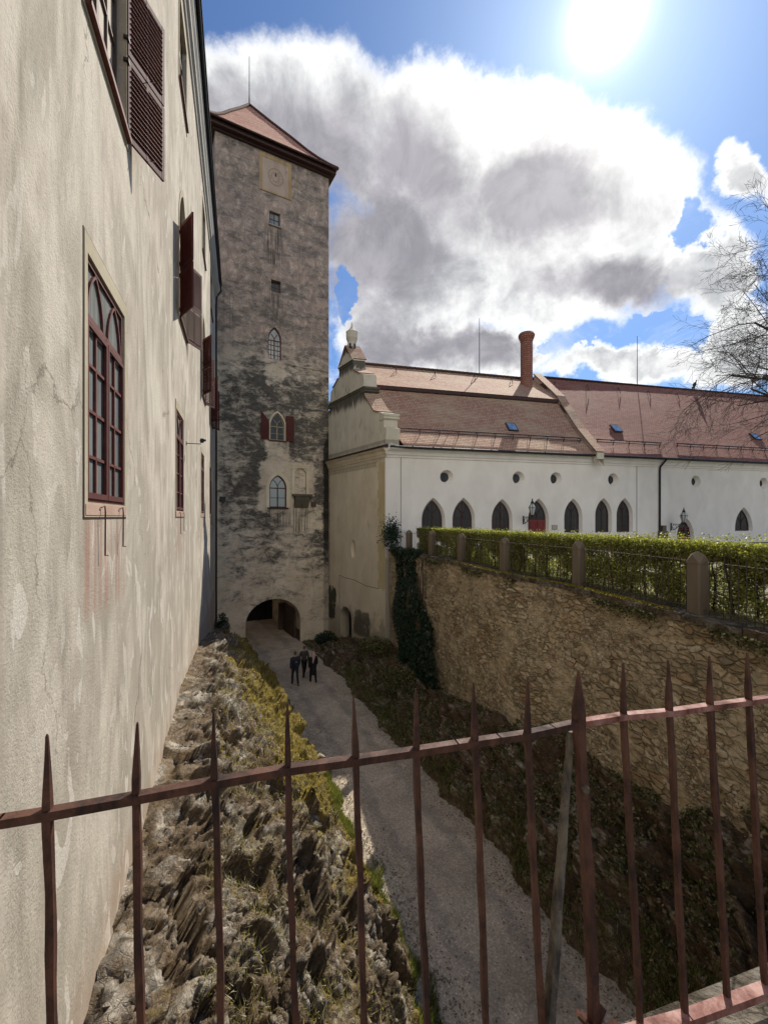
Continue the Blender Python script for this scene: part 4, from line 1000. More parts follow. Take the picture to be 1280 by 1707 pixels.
def ridge(mb, xa, xb, za, zb, step=.36, y=5.9):
    k = int((xb - xa) / step)
    for i in range(k): 
        x = xa + i * step; z = za + (zb - za) * i / k; mb.tube([(x, y, z + .02), (x + step * .96, y, z + .06)], [.13, .105], 6)
ridge(m, -1.1, 13.9, 11.22, 11.22); m.build('ridge_tiles', M['tile'], r1)
def P3(f):
    fl = max(0, 1 - f * 31.5 / 7.0) ** .8; zr_ = 11.45 + .25 * min(1, f * 1.6)
    S0 = [(u, 4.2 + (u + .5) / (RU + .5) * (zr_ - 4.2)) for u in (-.5, .3, 1.1, 1.7, 2.2, 2.7, 3.2, RU)]
    A0 = [(-.50, 4.2), (.3, 4.95), (1.1, 5.75), (1.7, 6.4), (2.2, 7.0), (2.7, 7.6), (3.2, 8.2), (RU, zr_)]
    return [(a * (1 - fl) + c * fl, b * (1 - fl) + d * fl) for (a, b), (c, d) in zip(S0, A0)]
m = MB(); roofsurf(m, fx, lambda u: FX + .3, P3, 26)
m.add([(14, RU, 11.45), (FX, RU, 11.7), (FX, 12.3, 4.2), (14, 12.3, 4.2)], [(0, 1, 2, 3)], [[(0, 0), (31, 0), (31, 8), (0, 8)]])
r2 = sub(m.build('roof', M['tile2'], annex), Fr); r2['label'] = 'red tiled roof right of the fire wall, colour darkened to look unlit'
m = MB(); ridge(m, 14.5, FX, 11.47, 11.72); m.build('ridge_tiles', M['tile2'], r2)
m = MB(); gv = [(FX, u, z) for u, z in P3(1.0)] + [(FX, 12.3, 4.2)]; m.add(gv, [tuple(range(len(gv)))]); g2 = sub(m.build('end_gable', M['white'], annex), Fr)
# fire wall with tiled top
m = MB(); pf = [(u, z + .30) for u, z in [(-.62, 4.05), (.3, 5.05), (1.1, 5.95), (1.7, 6.75), (2.2, 7.45), (2.7, 8.1), (3.2, 8.85), (4.4, 10.0), (RU, 11.4)]]
wl = .55; mt = MB(); L = 0
for (u0, z0), (u1, z1) in zip(pf[:-1], pf[1:]):
    d = math.hypot(u1 - u0, z1 - z0)
    for x0, x1 in ((fx(u0), fx(u1)), (fx(u0) + wl, fx(u1) + wl)):
        m.add([(x0, u0, z0), (x1, u1, z1), (x1, u1, z1 - .9), (x0, u0, z0 - .9)], [(0, 1, 2, 3)])
    n_ = Vector((0, -(z1 - z0), (u1 - u0))).normalized() * .07
    a, b = Vector((fx(u0) - .09, u0, z0)) + n_, Vector((fx(u0) + wl + .09, u0, z0)) + n_; c, e = Vector((fx(u1) + wl + .09, u1, z1)) + n_, Vector((fx(u1) - .09, u1, z1)) + n_
    mt.add([a, b, c, e], [(0, 1, 2, 3)], [[(0, L), (wl + .18, L), (wl + .18, L + d), (0, L + d)]]); L += d
    mt.add([a, e, e - n_ * 1.1, a - n_ * 1.1], [(0, 1, 2, 3)]); mt.add([b, c, c - n_ * 1.1, b - n_ * 1.1], [(0, 1, 2, 3)])
m.add([(fx(-.62), -.62, 4.35), (fx(-.62) + wl, -.62, 4.35), (fx(-.62) + wl, -.62, 3.9), (fx(-.62), -.62, 3.9)], [(0, 1, 2, 3)])
fwl = sub(m.build('fire_wall', M['gable'], annex), Fr); mt.build('fire_wall_tiles', M['tile'], fwl)
# chimney
CY = 5.0; cxm = Fr.s(877.5, CY); m = MB(); prof = [(.46, 8.8), (.46, 13.55), (.50, 13.62), (.50, 13.75), (.56, 13.8), (.63, 14.0), (.63, 14.12), (.55, 14.25), (.42, 14.3), (.35, 14.05)]
k = 14; n = len(prof); vs = []; fs = []; us = []
for i, (r_, z) in enumerate(prof):
    for j in range(k): a = 2 * math.pi * (j + .5) / k; vs.append((cxm + r_ * math.cos(a), CY + r_ * math.sin(a), z + .25))
for i in range(n - 1):
    for j in range(k): fs.append((i * k + j, i * k + (j + 1) % k, (i + 1) * k + (j + 1) % k, (i + 1) * k + j)); us.append([(j * .2, prof[i][1]), (j * .2 + .2, prof[i][1]), (j * .2 + .2, prof[i + 1][1]), (j * .2, prof[i + 1][1])])
m.add(vs, fs, us); sub(m.build('chimney', M['brick'], annex), Fr)
# snow guards, skylights, rods, vane
def guard(parent, x0, x1, y, z, name='snow_guard'):
    m = MB(); m.tube([(x0, y, z), (x1, y, z)], .035, 6); m.tube([(x0, y + .04, z - .16), (x1, y + .04, z - .16)], .028, 6)
    k = int((x1 - x0) / 1.25)
    for i in range(k + 1): x = x0 + .1 + i * (x1 - x0 - .2) / k; m.bar((x, y - .02, z + .04), (x, y + .10, z - .34), .04, .04); m.bar((x, y, z), (x, y + .32, z), .02, .03)
    return m.build(name, M['darkmetal'], parent)
guard(r1, .9, 14.0, .22, 5.42); guard(r2, 15.2, 20.8, .22, 5.40); guard(r2, 22.2, FX, .22, 5.42)
def sky_light(parent, px, py, u, sl_, off=.08):
    x = Fr.s(px, u); z = (862 - py) * Fr.d(x, u) / F
    m = MB(); c, s_ = math.cos(sl_), math.sin(sl_); o = m.box(-.36, .36, -.42, .42, 0, .09).build('skylight', M['darkmetal'], parent); o.location = (x, u, z); o.rotation_euler = (sl_, 0, 0)
    MB().box(-.29, .29, -.34, .34, .092, .10).build('pane', M['skyl'], o)
def zprof(P, u): return float(np.interp(u, [p[0] for p in P], [p[1] for p in P]))
def place_sky(parent, px, py, P, sl_):
    best = min(np.linspace(0, 3, 200), key=lambda u: abs(zprof(P, u) - (862 - py) * Fr.d(Fr.s(px, u), u) / F))
    sky_light(parent, px, py, float(best), sl_)
place_sky(r1, 852.5, 712.5, P1, R(49)); place_sky(r2, 1026.5, 715, P3(.15), R(48)); place_sky(r2, 1258.5, 728.5, P3(.5), R(48.5))
def rod(parent, px, ptop, zb):
    x = Fr.s(px, RU); zt = (862 - ptop) * Fr.d(x, RU) / F; m = MB(); m.tube([(x, RU, zb), (x, RU, (zb + zt) / 2), (x, RU, zt)], [.035, .028, .02], 6); m.build('lightning_rod', M['darkmetal'], parent)
rod(r1, 799, 530, 10.9); rod(r2, 1062, 560, 11.1); rod(r2, 1277, 470, 11.2)
for par, xs_ in ((r1, (2.2, 5.2, 8.4, 11.6)), (r2, tuple(15.5 + 3.1 * i for i in range(10)))):
    m = MB()
    for x in xs_: m.tube([(x, 5.3, 10.75), (x - .05, 5.05, 10.95), (x - .1, 4.8, 10.35)], .025, 5)
    build_pieces(m, 'roof_hook', M['darkmetal'], par)
x = Fr.s(1158, RU); m = MB(); m.tube([(x, RU, 11.4), (x, RU, 12.3)], .03, 6); vn = m.build('weather_vane', M['black'], r2)
m = MB(); m.prism([(x - .28, 11.75), (x - .1, 11.8), (x - .02, 12.0), (x + .16, 12.15), (x + .14, 12.35), (x + .2, 12.65), (x + .08, 12.5), (x - .05, 12.4), (x - .2, 12.25), (x - .2, 12.05), (x - .34, 11.92)], RU - .04, RU + .04); m.build('vane_bird', M['black'], vn)

# lanterns and plaques
def lantern(px, py, wallpx, label, sc=1.0):
    xw = Fr.s(wallpx); z = (862 - py) * (Fr.d(xw) - .9) / F
    t = thing('wall_lantern', label, 'lantern', Fr.w(xw, 0, z), Fr.a, 'iron lanterns on the white wing')
    m = MB(); m.bar((0, 0, 0), (0, -1.15, 0), .04, .04); m.box(-.04, .04, -.04, .004, -.45, .08)
    c = [(0, -.12 - .16 * (1 - math.cos(a)) , -.22 + .16 * math.sin(a)) for a in np.linspace(-1.2, 5.0, 14)]
    m.tube([(0, -.02, -.42), (0, -.25, -.40), (0, -.50, -.25), (0, -.70, -.03)], .02, 6); m.tube(c, .016, 6)
    m.tube([(0, -.45, -.03), (0, -.52, -.12), (0, -.62, -.1), (0, -.6, -.02)], .014, 5); m.build('bracket', M['black'], t)
    m = MB(); y = -1.0; k = 6
    m.lathe([(.05, .02), (.10, .06), (.05, .12)], (0, y, 0), 8)
    for i in range(k):
        a = 2 * math.pi * i / k; b = 2 * math.pi * (i + 1) / k
        p = lambda r_, z, a: (r_ * math.cos(a), y + r_ * math.sin(a), z)
        m.bar(p(.10, .12, a), p(.24, .62, a), .016, .016); m.bar(p(.24, .62, a), p(.09, .86, a), .016, .016); m.bar(p(.245, .62, a), p(.245, .62, b), .022, .022); m.bar(p(.10, .12, a), p(.10, .12, b), .016, .016)
    m.lathe([(.10, .85), (.11, .90), (.06, 1.0), (.03, 1.05), (.045, 1.09), (.01, 1.18)], (0, y, 0), 8); m.build('lantern_frame', M['black'], t)
    m = MB(); m.lathe([(.095, .13), (.225, .61), (.085, .85)], (0, y, 0), 6); m.build('lantern_glass', M['lampglass'], t)
    return t
lantern(888, 862, 872, 'black iron wall lantern beside the tall red arched door on the white wing')
lantern(1135, 874, 1118, 'black iron wall lantern above the low arched door right of the downpipe')
for px, py, w_, h_, lb, mt_ in ((924, 879, .40, .28, 'small pale plaque on the white wall right of the red arched door', 'plaque'), (1121, 884, .42, .36, 'white sign plate on the white wall under the right hand lantern', 'white')):
    xw = Fr.s(px); z = (862 - py) * Fr.d(xw) / F
    t = thing('wall_plaque', lb, 'plaque', Fr.w(xw, 0, z), Fr.a)
    MB().box(-w_ / 2, w_ / 2, -.025, -.001, -h_ / 2, h_ / 2).build('plate', M[mt_], t)
    MB().ring(rect(-w_ / 2 - .012, w_ / 2 + .012, -h_ / 2 - .012, h_ / 2 + .012), rect(-w_ / 2, w_ / 2, -h_ / 2, h_ / 2), -.03, -.002).build('rim', M['darkmetal'], t)

# ================================================================== GROUND, PATH, ROCKS
PZ = -9.0
PLp = [(1, 2.6), (3, 2.0), (7.46, .95), (8.2, .86), (10.2, 0.02), (12.65, -1.08), (15.6, -2.35), (19, -4.1), (21.9, -5.6), (23.95, -7.7), (28.5, -9.6), (40, -16)]
PRp = [(1, 6.3), (3, 5.6), (7.65, 4.5), (9.16, 3.86), (11.8, 2.8), (14.4, 1.64), (17.8, 0), (21, -1.35), (24.4, -2.8), (27, -4.3), (30.5, -6.0), (40, -12)]
WF = [(-6, 6.7), (2, 6.55), (5, 6.35), (6.7, 6.12), (8.1, 5.83), (11.4, 5.07), (14.1, 3.9), (17.5, 2.98), (20.6, 2.03), (22.6, 1.08), (24.9, .25)]
GF = WF + [(25.1, .07), (32, -4.48), (40, -9.75)]
def itp(P, y): return np.interp(y, [p[0] for p in P], [p[1] for p in P])
fL = lambda y: itp(PLp, y) + .05 * np.sin(y * 11.3) * np.sin(y * 3.7) + .03 * np.sin(y * 23.1 + 2) + .10 * np.sin(y * 1.9) + .07 * np.sin(y * 4.7 + 1)
fR = lambda y: itp(PRp, y) + .06 * np.sin(y * 10.1) * np.sin(y * 4.3) + .03 * np.sin(y * 21.7 + 1) + .12 * np.sin(y * 1.6 + 2) + .07 * np.sin(y * 4.1)
zLf = [(0, -4.9), (4.2, -4.95), (5.5, -4.9), (8, -4.65), (11, -4.4), (16.7, -4.95), (22, -6.0), (26, -7.3), (30, -8.4), (34, -9)]
zRf = [(0, -4.6), (6.5, -4.9), (8.4, -5.9), (9.8, -6.2), (12, -6.1), (13.5, -6.6), (17, -7.5), (20, -8.0), (24, -7.4), (26, -7.6), (29, -8.5), (31, -9), (40, -9)]
def rows(y0, y1, k):
    y = [y0]
    while y[-1] < y1: y.append(y[-1] + max(.022, k * y[-1]))
    return np.array(y)
def grid(nu, nv): 
    i = np.arange((nu - 1) * (nv - 1)); r = i // (nv - 1); c = i % (nv - 1); a = r * nv + c
    return np.stack([a, a + 1, a + nv + 1, a + nv], 1)
def rockdisp(P, amp, flip, s=0):
    """blocky, layered displacement in world metres; returns offset along the normal and crack mask"""
    c, sn = math.cos(.6), math.sin(.6)
    Q = np.stack([P[:, 0] * c - P[:, 2] * sn, P[:, 1], P[:, 0] * sn + P[:, 2] * c], 1)
    w = np.stack([fbm(P * .9 + 3, 4, s + 20), fbm(P * .9 + 9, 4, s + 30), fbm(P * .9 + 15, 4, s + 40)], 1) - .5
    Q = Q + w * 1.1
    a1, b1, c1, g1 = voronoi(Q * np.array([.8, .75, 1.0]), s + 1); a2, b2, c2, g2 = voronoi(Q * np.array([2.0, 1.8, 2.6]), s + 2); a3, b3, c3, g3 = voronoi(Q * np.array([5, 4.6, 6.5]), s + 3)
    a4, b4, c4, g4 = voronoi(Q * np.array([11, 10, 14.]), s + 4)
    h = (c1 - .5) * .55 + g1 * 1.7 + (c2 - .5) * .20 + g2 * 1.0 + (c3 - .5) * .07 + g3 * .48 + (c4 - .5) * .025 + g4 * .20 + (fbm(P * 1.1, 5, s, .5) - .5) * 1.2 + (fbm(P * 14, 3, s + 7) - .5) * .08
    cr = np.maximum(np.maximum(1 - (b1 - a1) / .14, 0), np.maximum((1 - (b2 - a2) / .16) * .85, (1 - (b3 - a3) / .18) * .5)); cr = np.clip(cr, 0, 1)
    return (h - cr * .22) * amp, cr
# left bank
ys = rows(1.2, 31, .0052); NV = 300; v = np.linspace(0, 1, NV); Y, Vv = np.meshgrid(ys, v, indexing='ij')
XL = -1.503 - .346 * Y - .35; XP = fL(Y) - .0
tt = np.clip((Vv - .06) / .94, 0, 1)
X = XL + (XP - XL) * Vv; zl = itp(zLf, Y)
lump = (fbm(np.stack([X.ravel() * .45, Y.ravel() * .45, X.ravel() * 0], 1), 3, 5) - .5).reshape(X.shape)
prof = .18 * tt + .82 * np.clip((tt - .18) / .74, 0, 1) ** 1.75
prof = np.where(tt > .93, prof + (1 - prof) * ((tt - .93) / .07) ** .8, prof)
Z = zl + (PZ - zl) * prof + lump * 1.5 * np.sin(np.pi * np.clip(tt, 0, 1)) ** .7
P = np.stack([X.ravel(), Y.ravel(), Z.ravel()], 1)
dsp, cr = rockdisp(P, 1.0, 1)
msk = (np.clip(tt * 5, .25, 1) * np.clip((1 - tt) * 7, .0, 1)).ravel()
xmask = np.clip((fbm(P * .5 + 4, 3, 60) - .42) * 5, 0, 1)
nn = np.array([.5, .0, .86]); P = P + nn[None] * (dsp * msk * .46)[:, None]
grassy = np.clip((tt - .84) / .07, 0, 1).ravel() * np.clip((15.5 - Y.ravel()) / 3, 0, 1)
mossA = (np.clip((Y - 8.0) / 4, 0, 1) * np.clip((tt - .22) / .25, 0, 1) * .70 + .22 * np.clip((tt - .3) / .3, 0, 1)).ravel() + grassy * .5 + xmask * .1
crk = np.clip(cr * .8 + (np.clip((tt - .28) / .2, 0, 1)).ravel() * .16 + (np.clip((tt - .85) / .1, 0, 1)).ravel() * .5, 0, 1)
bank = npmesh('rock_bank', P, grid(len(ys), NV), M['rock'], attrs={'crack': ('POINT', crk), 'moss': ('POINT', mossA)}); tag(bank, kind='structure')
BP = P.reshape(len(ys), NV, 3); BT = tt
# right bank under the terrace wall
ys2 = rows(1.2, 33, .0062); NV2 = 190; v = np.linspace(0, 1, NV2); Y2, V2 = np.meshgrid(ys2, v, indexing='ij')
XR = itp(GF, Y2) + .25; X2 = fR(Y2) + (XR - fR(Y2)) * V2; zr_ = itp(zRf, Y2)
pr = np.clip(V2 / .9, 0, 1); pr = .55 * np.clip(pr / .35, 0, 1) ** .75 + .45 * np.clip((pr - .35) / .65, 0, 1) ** 1.1
Z2 = PZ + (zr_ - PZ) * pr
P2_ = np.stack([X2.ravel(), Y2.ravel(), Z2.ravel()], 1); d2, cr2 = rockdisp(P2_, .75, 1, 11)
mk2 = (np.clip(V2 * 7, 0, 1) * np.clip((1 - V2) * 6, .35, 1)).ravel(); P2_ = P2_ + np.array([-.6, 0, .8])[None] * (d2 * mk2 * .62)[:, None]
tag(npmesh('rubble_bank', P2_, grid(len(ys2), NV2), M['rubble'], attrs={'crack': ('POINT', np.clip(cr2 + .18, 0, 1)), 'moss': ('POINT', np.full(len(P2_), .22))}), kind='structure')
RP_ = P2_.reshape(len(ys2), NV2, 3)
# path
yp = np.linspace(.5, 46, 260); vp = np.linspace(-.12, 1.12, 24); YP, VP = np.meshgrid(yp, vp, indexing='ij')
XPp = fL(YP) + (fR(YP) - fL(YP)) * VP; ZP = PZ + .02 - .10 * (VP - .5) ** 2 + .03 * (fbm(np.stack([XPp.ravel(), YP.ravel(), 0 * YP.ravel()], 1), 3, 3) - .5).reshape(XPp.shape)
tag(npmesh('path', np.stack([XPp.ravel(), YP.ravel(), ZP.ravel()], 1), grid(260, 24), M['path'], smooth=True, attrs={'across': ('POINT', np.abs(VP.ravel() - .5) * 2)}), kind='structure')
m = MB(); m.box(-1500, 1500, -1500, 1500, -10.6, -9.45); tag(m.build('ground', M['earth']), kind='structure')
# terrace behind the wall
tp_ = [(7.2, -8), (6.8, 2), (6.5, 5.2), (6.35, 6.7), (6.05, 8.2), (5.3, 11.5), (4.1, 14.2), (3.2, 17.6), (2.25, 20.7), (1.3, 22.7), (.45, 24.9), (.35, 25.3), (44.6, 36.7), (60, 30), (60, -8)]
m = MB(); tri = tessellate_polygon([[Vector((x, y, 0)) for x, y in tp_]]); m.add([(x, y, -1.93) for x, y in tp_], [tuple(t) for t in tri]); m.strip([(x, y, -1.93) for x, y in tp_], [(x, y, -9.6) for x, y in tp_])
tag(m.build('courtyard', M['court']), kind='structure')

# terrace wall
wys = np.concatenate([np.arange(-6, 5, .12), np.arange(5, 24.92, .07)]); wzs = np.linspace(-9.4, -1.97, 120)
YW, ZW = np.meshgrid(wys, wzs, indexing='ij'); XW = itp(WF, YW) - .0 + (ZW + 2) * .02 * -1
PW = np.stack([XW.ravel(), YW.ravel(), ZW.ravel()], 1)
UVW = np.concatenate([[0], np.cumsum(np.hypot(np.diff(wys), np.diff(itp(WF, wys))))])
sc = PW * np.array([1, 1, 2.2]); a, b, c, gq = voronoi(sc * 3.4, 70); low = fbm(PW * .7, 3, 72) - .5
crw = np.clip(1 - (b - a) / .12, 0, 1); tops = np.clip((ZW.ravel() + 2.9) / .9, 0, 1)
dx = low * .28 + (c - .5) * .045 + gq * .06 - crw * .03 + tops * ((c - .5) * .10)
PW[:, 0] -= dx * np.clip((PW[:, 1] + 7) / 1, 0, 1)
tw = npmesh('stone_wall', PW, grid(len(wys), len(wzs)), M['stone'], attrs={})
L = tw.data.uv_layers.new(name='UVMap'); vi = np.empty(len(tw.data.loops), np.int32); tw.data.loops.foreach_get('vertex_index', vi)
UU = np.stack([np.repeat(UVW, len(wzs)), np.tile(wzs, len(wys))], 1)[vi]; L.data.foreach_set('uv', UU.astype(np.float32).ravel())
tag(tw, 'ochre rubble stone retaining wall below the terrace fence and hedge', 'retaining wall')
WL = lambda y, off=0: (float(itp(WF, y)) + off, y)
def wallpt(y, off):
    x = float(itp(WF, y)); e = .3; t = Vector((float(itp(WF, y + e) - itp(WF, y - e)), 2 * e, 0)).normalized(); nrm = Vector((t.y, -t.x, 0)); p = Vector((x, y, 0)) + nrm * off; return p, t, nrm
m = MB(); yc = -5.5; k = 0
while yc < 24.4:
    l = .9 + .55 * random.random(); y1 = min(yc + l, 24.8); (p0, t0, n0), (p1, t1, n1) = wallpt(yc + .012, 0), wallpt(y1 - .012, 0)
    hh = -1.86 + random.uniform(-.02, .015); o1, o2 = -.08 + random.uniform(-.03, .03), .55
    seg = 4
    for q in range(seg):
        A = p0.lerp(p1, q / seg); B = p0.lerp(p1, (q + 1) / seg); j0, j1 = random.uniform(-.015, .015), random.uniform(-.015, .015)
        vv = [(A + n0 * (o1 + j0)).to_tuple()[:2] + (-1.99,), (A + n0 * (o1 + j0 + .01)).to_tuple()[:2] + (hh + j1,), (A + n0 * o2).to_tuple()[:2] + (hh,), (B + n1 * (o1 + j1)).to_tuple()[:2] + (-1.99,), (B + n1 * (o1 + j1 + .01)).to_tuple()[:2] + (hh + j0,), (B + n1 * o2).to_tuple()[:2] + (hh,)]
        m.add(vv, [(0, 1, 4, 3), (1, 2, 5, 4), (0, 1, 2), (3, 4, 5)])
    yc = y1; k += 1
m.build('coping', M['coping'], tw)

# pillars and fence panels
PY = [4.75, 8.1, 11.4, 14.25, 17.5, 20.45, 22.55]
names = ['nearest the railing, at the right edge', 'second', 'third', 'fourth', 'fifth', 'sixth', 'seventh']
plab = ['weathered sandstone fence pillar out at the right end of the stone wall', 'broad weathered sandstone fence pillar, the largest standing on the terrace wall', 'dark topped sandstone fence pillar, second largest on the terrace wall', 'sandstone fence pillar in the middle of the row of terrace pillars', 'slim sandstone fence pillar, fourth from the ivy covered corner', 'small pale sandstone fence pillar, second from the ivy', 'farthest small fence pillar, right beside the ivy column']
pil0 = None
def pillar_mesh():
    m = MB(); a = .135; c = .03
    def sec(z, k=1.0, cc=c): return [(x * k, y * k, z) for x, y in ((-a + cc, -a), (a - cc, -a), (a, -a + cc), (a, a - cc), (a - cc, a), (-a + cc, a), (-a, a - cc), (-a, -a + cc))]
    lv = [sec(0, 1.02), sec(.12, 1.02), sec(.14), sec(.5), sec(.96), sec(.98, 1.05), sec(1.02, 1.05)]
    for p, q in zip(lv[:-1], lv[1:]): m.strip(p, q)
    # little cross gabled cap
    top = lv[-1]; n = 8; ap_ = (0, 0, 1.22); k = 1.05
    pk = [(0, -a * k, 1.15), (a * k, 0, 1.15), (0, a * k, 1.15), (-a * k, 0, 1.15)]
    for j in range(4):
        p0, p1 = top[2 * j], top[2 * j + 1]; p2 = top[(2 * j + 2) % 8]; 
        m.add([p0, p1, pk[j]], [(0, 1, 2)]); m.add([pk[j], p1, ap_], [(0, 1, 2)]); m.add([p0, pk[j], ap_], [(0, 1, 2)]); m.add([p1, p2, ap_], [(0, 1, 2)])
    return m
pmesh = pillar_mesh()
for i, y in enumerate(PY):
    p, t, nrm = wallpt(y, .27)
    root = thing('fence_pillar', plab[i], 'pillar', (p.x, p.y, -1.875), math.atan2(t.y, t.x) + R(2 * i), 'sandstone pillars of the terrace fence')
    if i == 0: s0 = pmesh.build('shaft', M['pillar'], root)
    else: s_ = s0.copy(); COL.objects.link(s_); s_.parent = root
    root.scale = (1, 1, 1 + .02 * ((i * 7) % 3 - 1))
bar0 = None
spl = ['between the two largest sandstone pillars', 'between the second and third largest sandstone pillars', 'in the middle of the terrace, between slim pillars', 'between the fourth and fifth pillars from the right', 'far along the terrace between the two small pillars', 'short stretch beside the ivy column', 'last stretch running to the white wing corner']
def fence_panel(ya, yb, lab, group='iron fence panels on the terrace wall'):
    (p0, t0, n0), (p1, t1, n1) = wallpt(ya, .27), wallpt(yb, .27); d = p1 - p0; Lg = d.length
    r_ = thing('iron_fence', lab, 'fence', (p0.x, p0.y, -1.86), math.atan2(d.y, d.x), group); global bar0
    a, b = .17, Lg - .17
    m = MB(); m.bar((a, 0, 1.0), (b, 0, 1.0), .022, .010); m.build('rail', M['fenceiron'], r_)
    m = MB(); m.bar((a, 0, .10), (b, 0, .10), .035, .012); m.build('rail', M['fenceiron'], r_)
    n = max(2, int((b - a) / .135))
    for k in range(n):
        if bar0 is None:
            m = MB(); m.tube([(0, 0, -.02), (0, 0, 1.06), (0, 0, 1.16)], [.0085, .0085, .002], 5); bar0 = m.build('picket', M['fenceiron'], r_); o = bar0
        else: o = bar0.copy(); COL.objects.link(o); o.parent = r_
        o.location = (a + (b - a) * (k + .5) / n, 0, 0); o.rotation_euler = (R(random.uniform(-1.2, 1.2)), R(random.uniform(-1, 1)), 0)
fence_panel(1.2, PY[0], 'thin iron picket fence out to the right, past the largest pillar')
for i in range(len(PY) - 1):
    fence_panel(PY[i], PY[i + 1], 'thin iron picket fence ' + ['right of the largest sandstone pillar', 'between the two largest sandstone pillars', 'left of the dark topped second largest pillar', 'in the middle of the terrace, left of the middle pillar', 'between the two small pale pillars', 'between the two farthest pillars by the ivy'][i])
fence_panel(PY[-1], 24.7, 'short pale iron picket fence between the ivy and the white wing corner')

# hedge
def along(y, off): 
    x = itp(WF, y); t = np.stack([itp(WF, y + .3) - itp(WF, y - .3), np.full_like(y, .6)], 1); t /= np.linalg.norm(t, axis=1, keepdims=True)
    return x + t[:, 1] * off, y - t[:, 0] * off
hedge = thing('hedge', 'long clipped beech hedge with bare stems behind the terrace fence', 'hedge', (5, 12, -1.9))
n = 400000; y = 2.2 + (22.6 - 2.2) * rng.random(n) ** 1.0; w = rng.random(n); off = .72 + .62 * rng.random(n)
top = -.50 - .004 * (y - 8); zz = top - np.abs(rng.normal(0, .20, n)); f = rng.random(n) < .24
zz = np.where(f, zz, -1.88 + (1.25) * rng.random(n) ** .8); cl = fbm(np.stack([y * 2.2, off * 3, zz * 3], 1), 3, 90)
top = np.interp(y, [3, 8, 12, 23], [-.38, -.43, -.50, -.60]) + .07 * (fbm(np.stack([y * 1.4, off * 2, 0 * y], 1), 3, 92) - .5); zz = np.minimum(zz, top)
shell = (zz > top - .22) | (np.abs(off - .89) > .22)
keep = ((zz > top - .36) & (cl > .34)) | ((zz <= top - .36) & (cl > .425))
y, off, zz = y[keep], off[keep], zz[keep]; x, yq = along(y, off)
hl = leaves('foliage', np.stack([x - 5, yq - 12, zz + 1.9], 1), .024, M['hedgeleaf'], hedge, aspect=.7); hl['kind'] = 'stuff'
n = 3200; y = 2.2 + 20.4 * rng.random(n); off = .60 + .5 * rng.random(n); x, yq = along(y, off); zz = np.interp(y, [3, 8, 12, 23], [-.38, -.43, -.50, -.60]) + .12 * rng.random(n) ** 3
leaves('top_shoots', np.stack([x - 5, yq - 12, zz + 1.9], 1), .022, M['hedgeleaf'], hedge, aspect=.6)
st = None
yy_ = 3.0; k = 0
while yy_ < 22.4 and k < 60:
    xq, yq_ = along(np.array([yy_]), .85 + .08 * random.uniform(-1, 1)); m = MB(); bx, by = float(xq[0]) - 5, float(yq_[0]) - 12
    r0 = random.uniform(.014, .036); pts = [(bx, by, -.02)]; 
    for q in range(4): pts.append((pts[-1][0] + random.uniform(-.05, .05), pts[-1][1] + random.uniform(-.05, .05), .3 * (q + 1)))
    m.tube(pts, [r0, r0 * .85, r0 * .7, r0 * .45, r0 * .25], 6)
    for q in range(9):
        z = random.uniform(.2, 1.15); a = random.uniform(0, 6.28); ln = random.uniform(.18, .42)
        b = (bx + random.uniform(-.03, .03), by, z); e = (b[0] + ln * .45 * math.cos(a), b[1] + ln * math.sin(a), z + random.uniform(.05, .25)); m.tube([b, e], [.009, .003], 4, False)
    m.build('stem', M['stem'], hedge); yy_ += random.uniform(.28, .48); k += 1

# ivy column on the wall, and the clump at the corner
def ivy(name, label, Y0, Z0, wfun, n, thick=.16, size=.055, ex=None):
    Cs = []; Ns = []
    k = 0
    while len(Cs) < n and k < n * 6:
        k += 1; z = random.uniform(*Z0); y = random.uniform(*Y0)
        lo, hi = wfun(z)
        if not lo < y < hi: continue
        if vnoise(np.array([[y * 1.6, z * 1.3, 3.]]))[0] < .18: continue
        p, t, nr = wallpt(y, -random.random() ** .6 * thick - .06 - .12 * math.sin(z * 1.7 + y)); Cs.append((p.x, p.y, z)); Ns.append((-nr.x * .9, -nr.y * .9, .3))
    Cs = np.array(Cs); b = Cs.min(0); N_ = np.array(Ns); N_ /= np.linalg.norm(N_, axis=1, keepdims=True)
    r_ = thing(name, label, 'ivy', tuple(Cs.mean(0)[:2]) + (float(b[2]),)); o = leaves('foliage', Cs - np.array(r_.location)[None], size, M['ivyleaf'], r_, N_, .8, .8); o['kind'] = 'stuff'
    m = MB(); 
    for q in range(5):
        yv = sum(wfun(Z0[0] + .5)) / 2 + random.uniform(-.5, .5); pts = []
        for j in range(9):
            z = Z0[0] + (Z0[1] - Z0[0]) * j / 8; p, t, nr = wallpt(yv + random.uniform(-.1, .1), -.05); pts.append(Vector((p.x, p.y, z)) - Vector(r_.location))
        m.tube(pts, [.03 - .0025 * j for j in range(9)], 5)
    m.build('stem', M['bark'], r_)
iv = lambda z: (float(np.interp(z, [-8.2, -6.5, -5, -3.6, -2.2, -1.7], [18.9, 19.0, 19.9, 21.0, 21.5, 20.6])), float(np.interp(z, [-8.2, -6.5, -5, -3.6, -2.2, -1.7], [22.9, 23.2, 23.5, 23.4, 23.2, 23.8])))
ivy('ivy', 'dark green ivy column climbing the far end of the stone wall', (18.6, 24.2), (-8.4, -1.6), iv, 11500, .22, .06)
cs = rng.normal(size=(1500, 3)) * np.array([.26, .26, .42]) + np.array([.42, 24.5, -1.0]); cs = cs[cs[:, 2] > -1.9]
r_ = thing('ivy_bush', 'small dark ivy bush at the white wing corner above the stone wall', 'shrub', (.4, 24.5, -1.9)); o = leaves('foliage', cs - np.array([.4, 24.5, -1.9]), .06, M['ivyleaf'], r_); o['kind'] = 'stuff'
